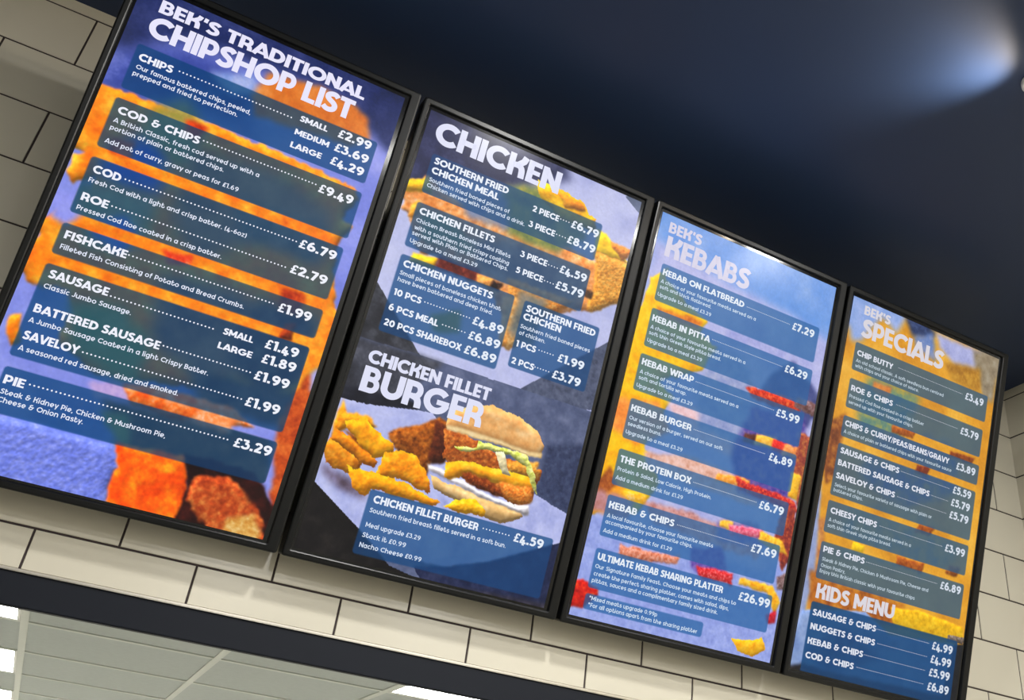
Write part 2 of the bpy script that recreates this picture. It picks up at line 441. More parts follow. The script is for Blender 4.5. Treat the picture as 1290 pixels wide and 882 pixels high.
# the small print: the same alphabet with a thin pen, plus a round lower case
XH = 0.74
def bowl(cx, rx=0.245, n=20):
    return arc(cx, XH / 2, rx, XH / 2 - 0.075, 0, 360, n)
GS = {
 'a': ([bowl(0.32), [(0.565, 0), (0.565, XH)]], 0.70),
 'b': ([[(0.08, 0), (0.08, 1.02)], bowl(0.325)], 0.69),
 'c': ([arc(0.32, XH / 2, 0.245, 0.295, 50, 310, 16)], 0.58),
 'd': ([bowl(0.32), [(0.565, 0), (0.565, 1.02)]], 0.70),
 'e': ([arc(0.32, XH / 2, 0.245, 0.295, 0, 315, 18), [(0.09, 0.35), (0.62, 0.35)]], 0.68),
 'f': ([[(0.17, 0), (0.17, 0.78)] + arc(0.34, 0.78, 0.17, 0.17, 180, 80, 7), [(0.0, 0.66), (0.4, 0.66)]], 0.42),
 'g': ([bowl(0.32), [(0.565, XH), (0.565, 0.0)] + arc(0.325, 0.0, 0.24, 0.2, 0, -140, 9)], 0.70),
 'h': ([[(0.08, 0), (0.08, 1.02)], [(0.08, 0.38)] + arc(0.315, 0.40, 0.235, 0.265, 180, 0, 10) + [(0.55, 0)]], 0.68),
 'i': ([[(0.08, 0), (0.08, XH)], [(0.08, 0.86), (0.08, 1.02)]], 0.22),
 'j': ([[(0.10, XH), (0.10, -0.1), (-0.02, -0.2)], [(0.1, 0.86), (0.1, 1.02)]], 0.26),
 'k': ([[(0.08, 0), (0.08, 1.02)], [(0.5, XH), (0.12, 0.34)], [(0.2, 0.42), (0.54, 0)]], 0.60),
 'l': ([[(0.08, 0), (0.08, 1.02)]], 0.22),
 'm': ([[(0.08, 0), (0.08, XH)], [(0.08, 0.38)] + arc(0.28, 0.42, 0.2, 0.245, 180, 0, 9) + [(0.48, 0)], [(0.48, 0.38)] + arc(0.68, 0.42, 0.2, 0.245, 180, 0, 9) + [(0.88, 0)]], 1.02),
 'n': ([[(0.08, 0), (0.08, XH)], [(0.08, 0.38)] + arc(0.315, 0.40, 0.235, 0.265, 180, 0, 10) + [(0.55, 0)]], 0.68),
 'o': ([bowl(0.33, 0.26)], 0.70),
 'p': ([[(0.08, -0.26), (0.08, XH)], bowl(0.325)], 0.69),
 'q': ([bowl(0.32), [(0.565, -0.26), (0.565, XH)]], 0.70),
 'r': ([[(0.08, 0), (0.08, XH)], [(0.08, 0.4)] + arc(0.29, 0.42, 0.2, 0.245, 180, 80, 7)], 0.42),
 's': ([smooth([(0.46, 0.60), (0.36, 0.665), (0.22, 0.665), (0.12, 0.58), (0.14, 0.46), (0.30, 0.39), (0.44, 0.31), (0.46, 0.17), (0.36, 0.08), (0.20, 0.075), (0.07, 0.15)], 4)], 0.56),
 't': ([[(0.12, 1.0), (0.12, 0.30)] + arc(0.32, 0.29, 0.2, 0.215, 180, 390, 12), [(0.0, 0.66), (0.42, 0.66)]], 0.58),
 'u': ([[(0.08, XH), (0.08, 0.34)] + arc(0.315, 0.34, 0.235, 0.265, 180, 360, 10) + [(0.55, XH)], [(0.55, 0), (0.55, 0.4)]], 0.68),
 'v': ([[(0.05, XH), (0.28, 0.0)], [(0.28, 0.0), (0.51, XH)]], 0.56),
 'w': ([[(0.05, XH), (0.24, 0.0)], [(0.24, 0.0), (0.43, 0.68)], [(0.43, 0.68), (0.62, 0.0)], [(0.62, 0.0), (0.81, XH)]], 0.86),
 'x': ([[(0.05, XH), (0.48, 0)], [(0.48, XH), (0.05, 0)]], 0.54),
 'y': ([[(0.05, XH), (0.29, 0.03)], [(0.53, XH), (0.2, -0.24)]], 0.58),
 'z': ([[(0.04, 0.665), (0.46, 0.665), (0.06, 0.075), (0.48, 0.075)]], 0.54),
 ',': ([[(0.12, 0.12), (0.04, -0.14)]], 0.22),
 '.': ([[(0.1, 0), (0.1, 0.16)]], 0.22),
 '-': ([[(0.04, 0.37), (0.36, 0.37)]], 0.40),
 '(': ([arc(0.42, 0.42, 0.32, 0.66, 130, 230, 8)], 0.32),
 ')': ([arc(-0.1, 0.42, 0.32, 0.66, 50, -50, 8)], 0.32),
 '*': ([[(0.2, 0.56), (0.2, 1.0)], [(0.02, 0.67), (0.38, 0.89)], [(0.02, 0.89), (0.38, 0.67)]], 0.44),
}
def body_text(s, u0, u1, v, cap, pen=0.165):
    V, Q, x, nv = [], [], 0.0, 0
    for ch in s:
        if ch == ' ':
            x += 0.34
            continue
        strokes, adv = GS.get(ch) or GL[ch]
        for st in strokes:
            pts = st[0] if isinstance(st, tuple) else st
            closed = len(pts) > 8 and abs(pts[0][0] - pts[-1][0]) + abs(pts[0][1] - pts[-1][1]) < 1e-4
            vv, qq = ribbon(pts, pen, closed)
            V.append(vv + [x, 0])
            Q += [tuple(i + nv for i in t) for t in qq]
            nv += len(vv)
        x += adv + (0.07 if ch in GS else 0.05)
    V = np.concatenate(V)
    lo, hi = V[:, 0].min(), V[:, 0].max()
    return np.stack([u0 + (V[:, 0] - lo) / (hi - lo) * (u1 - u0), v - V[:, 1] * cap], 1), Q

# ---------------------------------------------------------------- menu layouts, in millimetres on each screen
LINES=[
 [
  ('T1', "BEK'S TRADITIONAL", 66.0, 512.7, 71.7),
  ('T2', 'CHIPSHOP LIST', 60.3, 499.4, 129.4),
  ('H', 'CHIPS', 64.6, 131.9, 187.8),
  ('D', '', 144.0, 380.6, 176.6),
  ('B', 'Our famous battered chips, peeled,', 66.5, 300.8, 207.2),
  ('B', 'prepped and fried to perfection.', 65.2, 277.8, 222.8),
  ('H', 'SMALL', 398.5, 460.4, 176.4),
  ('H', 'MEDIUM', 397.3, 473.5, 209.5),
  ('H', 'LARGE', 397.3, 466.1, 240.9),
  ('P', '£2.99', 484.8, 560.6, 177.2),
  ('P', '£3.69', 486.6, 563.7, 210.5),
  ('P', '£4.29', 487.3, 562.6, 242.8),
  ('H', 'COD & CHIPS', 66.0, 227.4, 311.6),
  ('D', '', 234.2, 473.8, 299.9),
  ('B', 'A British Classic, fresh cod served up with a', 65.2, 359.2, 331.9),
  ('B', 'portion of plain or battered chips.', 64.6, 290.3, 348.8),
  ('B', 'Add pot of curry, gravy or peas for £1.69', 64.8, 330.3, 378.6),
  ('P', '£9.49', 482.7, 559.8, 313.4),
  ('H', 'COD', 64.8, 117.1, 445.8),
  ('D', '', 125.0, 473.8, 436.5),
  ('B', 'Fresh Cod with a light and crisp batter. (4-6oz)', 64.7, 375.9, 466.6),
  ('H', 'ROE', 64.1, 114.2, 506.7),
  ('D', '', 120.7, 469.5, 498.0),
  ('B', 'Pressed Cod Roe coated in a crisp batter.', 63.5, 344.2, 527.4),
  ('P', '£6.79', 481.6, 563.1, 446.5),
  ('P', '£2.79', 481.0, 560.6, 505.6),
  ('H', 'FISHCAKE', 62.6, 177.8, 590.2),
  ('D', '', 181.0, 469.6, 581.2),
  ('B', 'Filleted Fish Consisting of Potato and Bread Crumbs.', 63.1, 417.8, 612.1),
  ('P', '£1.99', 482.6, 553.4, 593.3),
  ('H', 'SAUSAGE', 62.8, 171.6, 673.0),
  ('D', '', 177.5, 375.1, 670.8),
  ('B', 'Classic Jumbo Sausage.', 62.7, 222.6, 695.0),
  ('H', 'SMALL', 395.3, 456.8, 674.6),
  ('H', 'LARGE', 394.6, 463.8, 705.4),
  ('P', '£1.49', 481.8, 551.6, 675.6),
  ('P', '£1.89', 484.7, 555.7, 706.9),
  ('H', 'BATTERED SAUSAGE', 61.8, 292.7, 744.1),
  ('D', '', 298.5, 471.1, 733.6),
  ('B', 'A Jumbo Sausage Coated in a light Crispy Batter.', 60.9, 395.5, 765.2),
  ('P', '£1.99', 481.3, 553.3, 744.4),
  ('H', 'SAVELOY', 61.8, 161.1, 798.4),
  ('D', '', 167.5, 471.5, 791.1),
  ('B', 'A seasoned red sausage, dried and smoked.', 62.5, 354.7, 820.8),
  ('P', '£1.99', 481.0, 551.4, 801.3),
  ('H', 'PIE', 60.4, 95.9, 887.4),
  ('D', '', 103.9, 471.7, 877.1),
  ('B', 'Steak & Kidney Pie, Chicken & Mushroom Pie,', 62.3, 359.3, 906.8),
  ('B', 'Cheese & Onion Pasty.', 63.4, 212.1, 922.4),
  ('P', '£3.29', 485.6, 561.8, 886.9),
 ],
 [
  ('T2', 'CHICKEN', 46.8, 374.5, 97.0),
  ('H2', 'SOUTHERN FRIED', 63.4, 253.5, 147.0),
  ('H2', 'CHICKEN MEAL', 63.8, 234.6, 171.1),
  ('B', 'Southern fried boned pieces of', 64.0, 268.9, 191.8),
  ('B', 'Chicken served with chips and a drink.', 63.3, 313.8, 206.9),
  ('H', '2 PIECE', 322.6, 394.2, 162.6),
  ('D', '', 398.7, 421.3, 153.4),
  ('P', '£6.79', 429.1, 505.5, 163.2),
  ('H', '3 PIECE', 322.6, 394.0, 202.9),
  ('D', '', 398.5, 422.2, 194.6),
  ('P', '£8.79', 428.7, 506.3, 204.2),
  ('H2', 'CHICKEN FILLETS', 64.5, 253.2, 274.8),
  ('B', 'Chicken Breast Boneless Mini Fillets', 63.4, 301.1, 295.5),
  ('B', 'with a southern fried crispy coating', 64.1, 302.1, 313.2),
  ('B', 'served with Plain or Battered Chips.', 63.0, 303.1, 327.4),
  ('B', 'Upgrade to a meal £3.29', 63.2, 229.5, 346.5),
  ('H', '3 PIECE', 322.4, 394.3, 281.8),
  ('D', '', 398.7, 422.1, 275.2),
  ('P', '£4.59', 429.2, 503.1, 282.9),
  ('H', '5 PIECE', 322.6, 394.5, 323.2),
  ('D', '', 398.9, 422.2, 316.5),
  ('P', '£5.79', 429.0, 505.0, 324.2),
  ('H2', 'CHICKEN NUGGETS', 64.4, 285.2, 405.6),
  ('B', 'Small pieces of boneless chicken that', 62.6, 313.1, 425.5),
  ('B', 'have been battered and deep fried.', 62.8, 295.9, 441.5),
  ('H', '10 PCS', 62.4, 127.9, 474.5),
  ('D', '', 136.0, 245.7, 466.5),
  ('P', '£4.89', 255.1, 332.3, 477.3),
  ('H', '6 PCS MEAL', 61.7, 179.5, 511.0),
  ('D', '', 189.7, 244.4, 502.4),
  ('P', '£6.89', 254.8, 333.7, 513.4),
  ('H', '20 PCS SHAREBOX', 61.3, 246.2, 546.6),
  ('P', '£6.89', 254.4, 333.4, 548.4),
  ('H2', 'SOUTHERN FRIED', 372.2, 560.4, 404.3),
  ('H2', 'CHICKEN', 370.6, 471.1, 425.3),
  ('B', 'Southern fried boned pieces', 369.4, 557.1, 447.1),
  ('B', 'of chicken.', 370.5, 439.7, 463.2),
  ('H', '1 PCS', 370.2, 422.0, 492.6),
  ('D', '', 429.9, 467.2, 483.1),
  ('P', '£1.99', 481.2, 551.9, 493.6),
  ('H', '2 PCS', 370.1, 428.7, 534.6),
  ('D', '', 430.7, 467.1, 525.0),
  ('P', '£3.79', 478.0, 553.4, 535.8),
  ('T1', 'CHICKEN FILLET', 51.4, 343.0, 636.7),
  ('T2', 'BURGER', 51.5, 339.5, 701.2),
  ('H2', 'CHICKEN FILLET BURGER', 151.4, 396.3, 922.6),
  ('D', '', 408.4, 471.9, 914.3),
  ('P', '£4.59', 485.5, 560.0, 924.3),
  ('B', 'Southern fried breast fillets served in a soft bun.', 149.7, 471.0, 943.3),
  ('B', 'Meal upgrade £3.29', 150.7, 274.6, 974.5),
  ('B', 'Stack it £0.99', 149.5, 247.3, 996.3),
  ('B', 'Nacho Cheese £0.99', 149.8, 289.2, 1017.5),
 ],
 [
  ('T1', "BEK'S", 49.2, 150.6, 71.7),
  ('T2', 'KEBABS', 51.8, 317.8, 136.4),
  ('H', 'KEBAB ON FLATBREAD', 59.8, 315.5, 186.7),
  ('D', '', 325.6, 467.3, 180.5),
  ('P', '£7.29', 478.3, 553.2, 190.9),
  ('B', 'A choice of your favourite meats served on a', 59.6, 359.4, 208.6),
  ('B', 'soft and thick flatbread.', 60.4, 218.8, 223.6),
  ('B', 'Upgrade to a meal £3.29', 59.0, 223.4, 244.5),
  ('H', 'KEBAB IN PITTA', 59.8, 236.6, 311.9),
  ('D', '', 243.1, 468.7, 301.0),
  ('P', '£6.29', 479.6, 555.3, 311.9),
  ('B', 'A choice of your favourite meats served in a', 60.2, 353.9, 332.6),
  ('B', 'soft thin Greek style pitta bread.', 59.8, 279.0, 348.2),
  ('B', 'Upgrade to a meal £3.29', 59.3, 224.8, 368.5),
  ('H', 'KEBAB WRAP', 58.6, 213.5, 428.7),
  ('D', '', 221.3, 468.3, 422.7),
  ('P', '£5.99', 478.5, 555.7, 435.4),
  ('B', 'A choice of your favourite meats served on a', 59.1, 359.3, 451.5),
  ('B', 'soft and tortilla wrap.', 59.9, 201.4, 466.6),
  ('B', 'Upgrade to a meal £3.29', 58.4, 224.7, 487.1),
  ('H', 'KEBAB BURGER', 58.5, 236.1, 549.2),
  ('D', '', 244.3, 466.1, 542.6),
  ('P', '£4.89', 481.6, 557.8, 554.7),
  ('B', 'Our version of a burger, served on our soft', 59.2, 338.7, 570.5),
  ('B', 'seedless buns.', 59.2, 155.8, 586.0),
  ('B', 'Upgrade to a meal £3.29', 58.2, 223.7, 606.9),
  ('H', 'THE PROTEIN BOX', 60.4, 266.9, 677.6),
  ('D', '', 274.5, 468.4, 670.8),
  ('P', '£6.79', 479.4, 558.6, 683.5),
  ('B', 'Protein & Salad, Low Calorie, High Protein.', 59.1, 333.5, 699.2),
  ('B', 'Add a medium drink for £1.29', 59.3, 252.9, 720.5),
  ('H', 'KEBAB & CHIPS', 58.6, 244.5, 790.9),
  ('D', '', 254.0, 469.4, 783.7),
  ('P', '£7.69', 479.7, 559.6, 795.1),
  ('B', 'A local favourite, choose your favourite meats', 59.8, 366.9, 813.4),
  ('B', 'accompanied by your favourite chips.', 59.3, 307.8, 828.2),
  ('B', 'Add a medium drink for £1.29', 58.5, 252.8, 849.6),
  ('H', 'ULTIMATE KEBAB SHARING PLATTER', 60.4, 420.5, 914.6),
  ('P', '£26.99', 469.8, 567.1, 919.7),
  ('B', 'Our Signature Family Feast. Choose your meats and chips to', 59.6, 465.8, 934.3),
  ('B', 'create the perfect sharing platter, comes with salad, dips,', 60.1, 447.5, 951.4),
  ('B', 'pittas, sauces and a complimentary family sized drink.', 59.0, 417.9, 967.2),
  ('B', '*Mixed meats upgrade 0.99p', 62.5, 250.3, 1007.8),
  ('B', '*For all options apart from the sharing platter', 63.6, 369.4, 1023.4),
 ],
 [
  ('T1', "BEK'S", 66.5, 164.0, 65.4),
  ('T2', 'SPECIALS', 66.8, 381.6, 130.4),
  ('H', 'CHIP BUTTY', 65.4, 198.5, 188.4),
  ('D', '', 218.9, 469.6, 176.4),
  ('P', '£3.49', 483.3, 557.8, 187.8),
  ('B', 'An old school classic. A soft seedless bun centred', 65.3, 398.9, 207.8),
  ('B', 'with chips and your choice of sauce.', 65.4, 304.5, 223.2),
  ('H', 'ROE & CHIPS', 64.9, 218.1, 292.1),
  ('D', '', 231.3, 468.6, 282.9),
  ('P', '£5.79', 483.0, 555.6, 294.7),
  ('B', 'Pressed Cod Roe coated in a crisp batter', 63.4, 340.8, 312.7),
  ('B', 'served up with your favourite chips.', 63.8, 303.0, 329.7),
  ('H', 'CHIPS & CURRY/PEAS/BEANS/GRAVY', 64.5, 455.6, 393.8),
  ('P', '£3.89', 485.5, 561.2, 400.6),
  ('B', 'A choice of plain or battered chips with your favourite sauce', 64.4, 468.5, 414.2),
  ('H', 'SAUSAGE & CHIPS', 64.1, 277.7, 470.8),
  ('D', '', 284.3, 469.4, 462.5),
  ('P', '£5.59', 484.8, 556.9, 471.6),
  ('H', 'BATTERED SAUSAGE & CHIPS', 63.1, 399.1, 505.0),
  ('D', '', 405.3, 470.2, 498.9),
  ('P', '£5.79', 484.2, 558.2, 508.1),
  ('H', 'SAVELOY & CHIPS', 63.2, 275.1, 541.1),
  ('D', '', 284.8, 470.4, 535.0),
  ('P', '£5.79', 484.2, 558.7, 544.4),
  ('B', 'Select your favourite variety of sausage with plain or', 64.0, 418.7, 563.7),
  ('B', 'battered chips.', 63.5, 165.5, 578.1),
  ('H', 'CHEESY CHIPS', 65.2, 228.4, 637.0),
  ('D', '', 238.5, 471.7, 629.3),
  ('P', '£3.99', 484.5, 561.7, 639.8),
  ('B', 'A choice of your favourite meats served in a', 64.0, 358.3, 659.2),
  ('B', 'soft thin Greek style pitta bread.', 63.4, 287.0, 675.0),
  ('H', 'PIE & CHIPS', 62.9, 205.8, 741.9),
  ('D', '', 212.5, 471.5, 734.7),
  ('P', '£6.89', 485.9, 564.6, 745.6),
  ('B', 'Steak & Kidney Pie, Chicken & Mushroom Pie, Cheese and', 63.8, 443.7, 764.9),
  ('B', 'Onion Pastry,', 63.4, 146.6, 781.5),
  ('B', 'Enjoy this British classic with your favourite chips', 62.6, 399.0, 796.3),
  ('T3', 'KIDS MENU', 63.1, 335.1, 862.6),
  ('H', 'SAUSAGE & CHIPS', 62.6, 279.8, 907.2),
  ('D', '', 282.6, 472.0, 899.1),
  ('P', '£4.99', 485.9, 563.0, 912.2),
  ('H', 'NUGGETS & CHIPS', 63.2, 283.6, 943.1),
  ('D', '', 293.0, 470.9, 935.2),
  ('P', '£4.99', 487.0, 563.4, 948.0),
  ('H', 'KEBAB & CHIPS', 61.8, 249.2, 980.1),
  ('D', '', 253.1, 470.6, 972.1),
  ('P', '£5.99', 487.7, 564.8, 983.5),
  ('H', 'COD & CHIPS', 62.5, 224.1, 1016.1),
  ('D', '', 234.3, 471.3, 1008.0),
  ('P', '£6.89', 488.4, 567.5, 1020.7),
 ],
]
PANELS=[[(54, 153, 572, 257), (54, 279, 574, 391), (54, 414, 573, 536), (52, 560, 573, 625), (52, 646, 570, 834), (54, 855, 568, 943)], [(55, 124, 510, 223), (54, 248, 509, 358), (54, 378, 338, 562), (364, 379, 569, 544), (139, 896, 582, 1033)], [(53, 157, 568, 258), (53, 279, 570, 381), (51, 401, 569, 496), (52, 518, 568, 619), (52, 646, 571, 735), (51, 760, 568, 859), (52, 888, 572, 981), (52, 994, 384, 1030)], [(55, 152, 573, 233), (56, 258, 570, 342), (56, 366, 574, 425), (54, 445, 573, 589), (53, 604, 573, 690), (53, 715, 575, 813), (54, 873, 578, 1060)]]
PAINT=[
 [
  ([-11, 5, 672, -61, 645, 212, 562, 158, 456, 85, 290, 95, 127, 108, 20, 209], [(16, 26, 60), (30, 42, 95), (60, 70, 130)], 22, 4, 60),
  ([26, 182, 162, 114, 305, 141, 296, 219, -5, 290], [(45, 58, 140), (62, 78, 165), (120, 130, 215)], 22, 6, 50),
  ([194, 152, 281, 119, 310, 155, 250, 179], [(120, 150, 220), (150, 170, 230), (190, 195, 235)], 9, 4, 30),
  ([534, 140, 614, 175, 611, 227, 526, 224], [(125, 135, 220), (150, 155, 235), (165, 170, 240)], 12, 3, 30),
  ([292, 163, 306, 101, 362, 90, 419, 83, 494, 88, 537, 112, 554, 157, 515, 187, 308, 204], [(205, 95, 30), (228, 125, 45), (240, 160, 90)], 6, 4, 40),
  ([17, 267, 53, 262, 210, 259, 378, 260, 541, 271, 570, 294, 548, 351, 577, 359, 560, 404, 568, 476, 603, 566, 630, 629, 606, 682, 594, 709, 608, 796, 541, 799, 387, 796, 279, 814, 201, 823, 117, 786, 124, 726, 75, 706, 46, 697, 21, 680, 18, 568, 36, 530, 75, 500, 75, 448, 43, 482, 25, 465, 23, 426, 43, 408, 23, 414, 10, 496, 9, 352], [(242, 95, 12), (255, 140, 22), (255, 205, 60)], 3, 5, 28),
  ([18, 503, 60, 498, 79, 533, 61, 566, 26, 558], [(120, 125, 215), (145, 150, 238), (160, 165, 240)], 6, 4, 30),
  ([51, 695, 103, 684, 131, 724, 64, 756, 50, 793, 70, 842, 124, 848, 126, 987, 71, 1003, -8, 781], [(110, 120, 205), (135, 145, 230), (165, 172, 245)], 5, 5, 40),
  ([29, 765, 47, 754, 61, 805, 52, 818, 36, 797], [(242, 95, 12), (255, 140, 22), (255, 205, 60)], 2, 3, 18),
  ([90, 369, 132, 336, 169, 352, 196, 386, 192, 442, 103, 453, 64, 426], [(40, 60, 190), (70, 90, 225), (160, 140, 90)], 16, 9, 40),
  ([116, 265, 185, 233, 235, 286, 224, 374, 125, 336], [(120, 140, 40), (170, 150, 70), (200, 190, 90)], 14, 9, 35),
  ([49, 467, 194, 450, 199, 555, 106, 591, 55, 526], [(130, 140, 60), (175, 150, 90), (190, 190, 110)], 14, 9, 35),
  ([101, 533, 151, 504, 187, 542, 163, 582, 108, 573], [(70, 90, 225), (95, 115, 235), (130, 140, 220)], 9, 6, 30),
  ([117, 704, 197, 684, 274, 732, 277, 831, 147, 792], [(120, 150, 60), (150, 150, 60), (180, 180, 90)], 12, 8, 35),
  ([218, 331, 376, 308, 529, 349, 529, 463, 406, 455, 306, 548, 231, 489], [(120, 75, 50), (165, 105, 60), (205, 140, 80)], 18, 9, 45),
  ([244, 598, 364, 580, 475, 593, 509, 723, 382, 781, 274, 732], [(95, 60, 50), (145, 95, 65), (185, 130, 85)], 16, 9, 40),
  ([448, 585, 565, 579, 583, 717, 509, 775, 425, 716], [(50, 35, 35), (95, 65, 55), (150, 110, 80)], 12, 8, 30),
  ([190, 268, 232, 268, 225, 305, 195, 300], [(170, 30, 0), (235, 70, 20), (255, 120, 40)], 4, 4, 20),
  ([73, 363, 116, 357, 120, 392, 77, 397], [(170, 30, 0), (235, 80, 20), (255, 120, 60)], 4, 4, 20),
  ([235, 549, 294, 539, 294, 562, 251, 573], [(215, 30, 20), (245, 70, 30), (255, 180, 160)], 4, 4, 14),
  ([476, 542, 527, 541, 531, 591, 482, 587], [(120, 20, 0), (190, 50, 10), (230, 90, 20)], 4, 4, 14),
  ([506, 609, 526, 607, 528, 646, 504, 645], [(90, 15, 0), (150, 40, 10), (190, 80, 20)], 3, 3, 12),
  ([226, 863, 402, 841, 556, 846, 589, 963, 519, 957, 395, 958, 288, 948], [(60, 50, 40), (105, 70, 45), (150, 100, 60)], 8, 7, 30),
  ([223, 888, 288, 884, 305, 935, 272, 945], [(110, 130, 60), (150, 150, 70), (170, 170, 90)], 7, 5, 24),
  ([361, 762, 608, 744, 600, 825, 397, 826], [(45, 35, 35), (90, 65, 55), (140, 100, 75)], 10, 6, 30),
  ([335, 391, 540, 383, 537, 460, 362, 473], [(70, 60, 50), (130, 100, 75), (180, 140, 100)], 14, 7, 30),
  ([194, 844, 259, 820, 360, 830, 333, 863, 216, 866], [(140, 125, 205), (185, 160, 220), (210, 180, 225)], 4, 3, 20),
  ([253, 825, 331, 814, 456, 812, 514, 841, 380, 868, 280, 862], [(235, 60, 10), (255, 120, 40), (255, 190, 150)], 3, 4, 14),
  ([405, 824, 474, 819, 474, 867, 393, 861], [(250, 120, 60), (255, 150, 80), (255, 215, 190)], 4, 4, 8),
  ([582, 699, 620, 687, 614, 777, 609, 813, 612, 881, 630, 968, 624, 1031, 599, 1031, 581, 923, 554, 812], [(140, 35, 15), (205, 80, 25), (240, 130, 50)], 4, 5, 16),
  ([588, 697, 617, 661, 619, 723, 600, 746], [(140, 140, 205), (175, 170, 225), (190, 190, 240)], 4, 2, 20),
  ([40, 952, 129, 940, 272, 945, 299, 985, 295, 1029, 318, 1088, 88, 1088], [(92, 108, 205), (115, 130, 225), (150, 160, 240)], 2, 2, 8),
  ([142, 897, 232, 893, 285, 941, 159, 947], [(90, 110, 200), (110, 130, 225), (130, 150, 235)], 6, 3, 20),
  ([277, 936, 410, 930, 454, 1054, 303, 1077, 296, 1029, 294, 1002, 297, 985, 287, 964], [(225, 40, 0), (255, 95, 10), (255, 190, 30)], 2, 4, 24),
  ([402, 924, 541, 926, 601, 984, 617, 1062, 419, 1075, 431, 1028, 427, 981], [(15, 4, 6), (32, 10, 10), (70, 20, 15)], 3, 4, 20),
  ([431, 961, 504, 949, 551, 968, 588, 1012, 605, 1065, 494, 1063, 437, 1011], [(130, 35, 12), (190, 75, 28), (235, 150, 70)], 3, 5, 12),
  ([517, 1022, 564, 1007, 592, 1032, 590, 1052, 520, 1057], [(190, 110, 30), (220, 165, 80), (240, 215, 150)], 4, 5, 8),
  ([512, 945, 567, 947, 588, 996, 546, 982], [(20, 6, 6), (45, 14, 12), (70, 20, 15)], 5, 3, 20),
 ],
 [
  ([-29, 10, 124, -19, 346, 11, 399, 43, 252, 138, 132, 151, 68, 205, 11, 239], [(22, 26, 58), (38, 42, 82), (75, 80, 125)], 14, 6, 50),
  ([573, 2, 646, 6, 613, 65, 551, 29], [(85, 95, 120), (100, 110, 140), (115, 125, 155)], 1, 0, 30),
  ([16, 213, 61, 181, 108, 208, 270, 203, 399, 205, 539, 231, 544, 318, 536, 346, 486, 364, 430, 400, 383, 457, 374, 500, 331, 506, 320, 439, 262, 380, 158, 379, 140, 350, 96, 364, 77, 341, 85, 328, 64, 321, 43, 282, 27, 276], [(200, 100, 30), (240, 150, 75), (255, 215, 170)], 3, 5, 14),
  ([12, 211, 59, 186, 82, 217, 19, 236], [(230, 150, 10), (250, 190, 20), (255, 210, 40)], 2, 3, 14),
  ([44, 261, 56, 244, 69, 259, 58, 289, 43, 290], [(200, 110, 20), (245, 160, 40), (255, 200, 80)], 2, 2, 14),
  ([67, 266, 142, 255, 220, 316, 143, 326, 85, 328], [(120, 130, 60), (160, 150, 80), (200, 180, 110)], 8, 5, 30),
  ([247, 123, 346, 93, 419, 115, 479, 173, 409, 243, 302, 243, 230, 209], [(70, 90, 70), (130, 140, 70), (190, 170, 60)], 8, 6, 24),
  ([132, 188, 257, 157, 278, 231, 178, 241], [(90, 110, 160), (130, 140, 170), (170, 160, 150)], 8, 5, 30),
  ([209, 279, 326, 254, 502, 260, 485, 360, 314, 361, 230, 352], [(90, 75, 75), (160, 120, 95), (215, 175, 140)], 10, 6, 30),
  ([77, 367, 137, 360, 137, 387, 75, 391], [(245, 170, 10), (255, 195, 20), (255, 210, 60)], 2, 2, 14),
  ([135, 352, 229, 348, 258, 366, 218, 380, 136, 384], [(60, 12, 14), (105, 30, 22), (170, 70, 50)], 4, 4, 12),
  ([236, 360, 276, 355, 280, 385, 239, 385], [(220, 120, 40), (245, 165, 80), (255, 200, 140)], 2, 3, 10),
  ([273, 360, 302, 361, 296, 384, 275, 380], [(15, 8, 8), (30, 15, 15), (120, 60, 30)], 2, 3, 8),
  ([309, 342, 488, 339, 448, 386, 325, 397], [(175, 90, 25), (225, 140, 50), (250, 195, 110)], 3, 4, 7),
  ([307, 388, 365, 379, 372, 492, 356, 509, 333, 501], [(200, 110, 40), (240, 165, 75), (255, 215, 150)], 2, 3, 9),
  ([344, 354, 420, 363, 412, 487, 345, 470], [(70, 80, 90), (120, 120, 110), (160, 140, 120)], 8, 6, 20),
  ([152, 489, 220, 455, 235, 508, 172, 526], [(110, 140, 60), (150, 150, 70), (170, 170, 80)], 7, 5, 20),
  ([313, 82, 365, 81, 445, 87, 467, 113, 491, 116, 491, 151, 395, 153, 327, 117], [(210, 130, 10), (245, 180, 10), (255, 215, 40)], 1, 4, 14),
  ([366, 85, 446, 91, 458, 112, 403, 122], [(205, 105, 20), (240, 150, 30), (250, 180, 40)], 2, 3, 12),
  ([497, 140, 525, 144, 603, 194, 565, 200, 508, 200], [(235, 170, 0), (250, 200, 20), (255, 220, 60)], 2, 2, 14),
  ([543, 156, 601, 158, 591, 199, 551, 171], [(180, 90, 25), (220, 125, 40), (240, 160, 70)], 2, 3, 8),
  ([502, 194, 599, 195, 619, 291, 537, 350, 521, 347, 525, 262], [(175, 100, 25), (222, 150, 50), (250, 195, 100)], 2, 4, 6),
  ([500, 296, 530, 298, 529, 319, 506, 315], [(30, 25, 25), (80, 50, 30), (140, 90, 40)], 2, 2, 6),
  ([23, 461, 162, 588, -35, 601, -34, 489], [(28, 28, 34), (48, 50, 58), (90, 92, 104)], 1, 0, 26),
  ([408, 586, 602, 402, 661, 567, 506, 599], [(52, 58, 80), (78, 86, 112), (100, 108, 135)], 1, 0, 10),
  ([-29, 591, 159, 585, 337, 586, 418, 585, 610, 583, 634, 1067, -20, 1077], [(62, 72, 105), (84, 94, 128), (112, 120, 152)], 0.5, 0, 26),
  ([-29, 591, 159, 585, 219, 586, 137, 690, 102, 728, -2, 734, -47, 783], [(30, 32, 40), (62, 64, 76), (110, 112, 126)], 7, 0, 40),
  ([-13, 698, 173, 688, 197, 705, 93, 726, 1, 744], [(14, 16, 26), (26, 28, 40), (46, 48, 60)], 5, 2, 30),
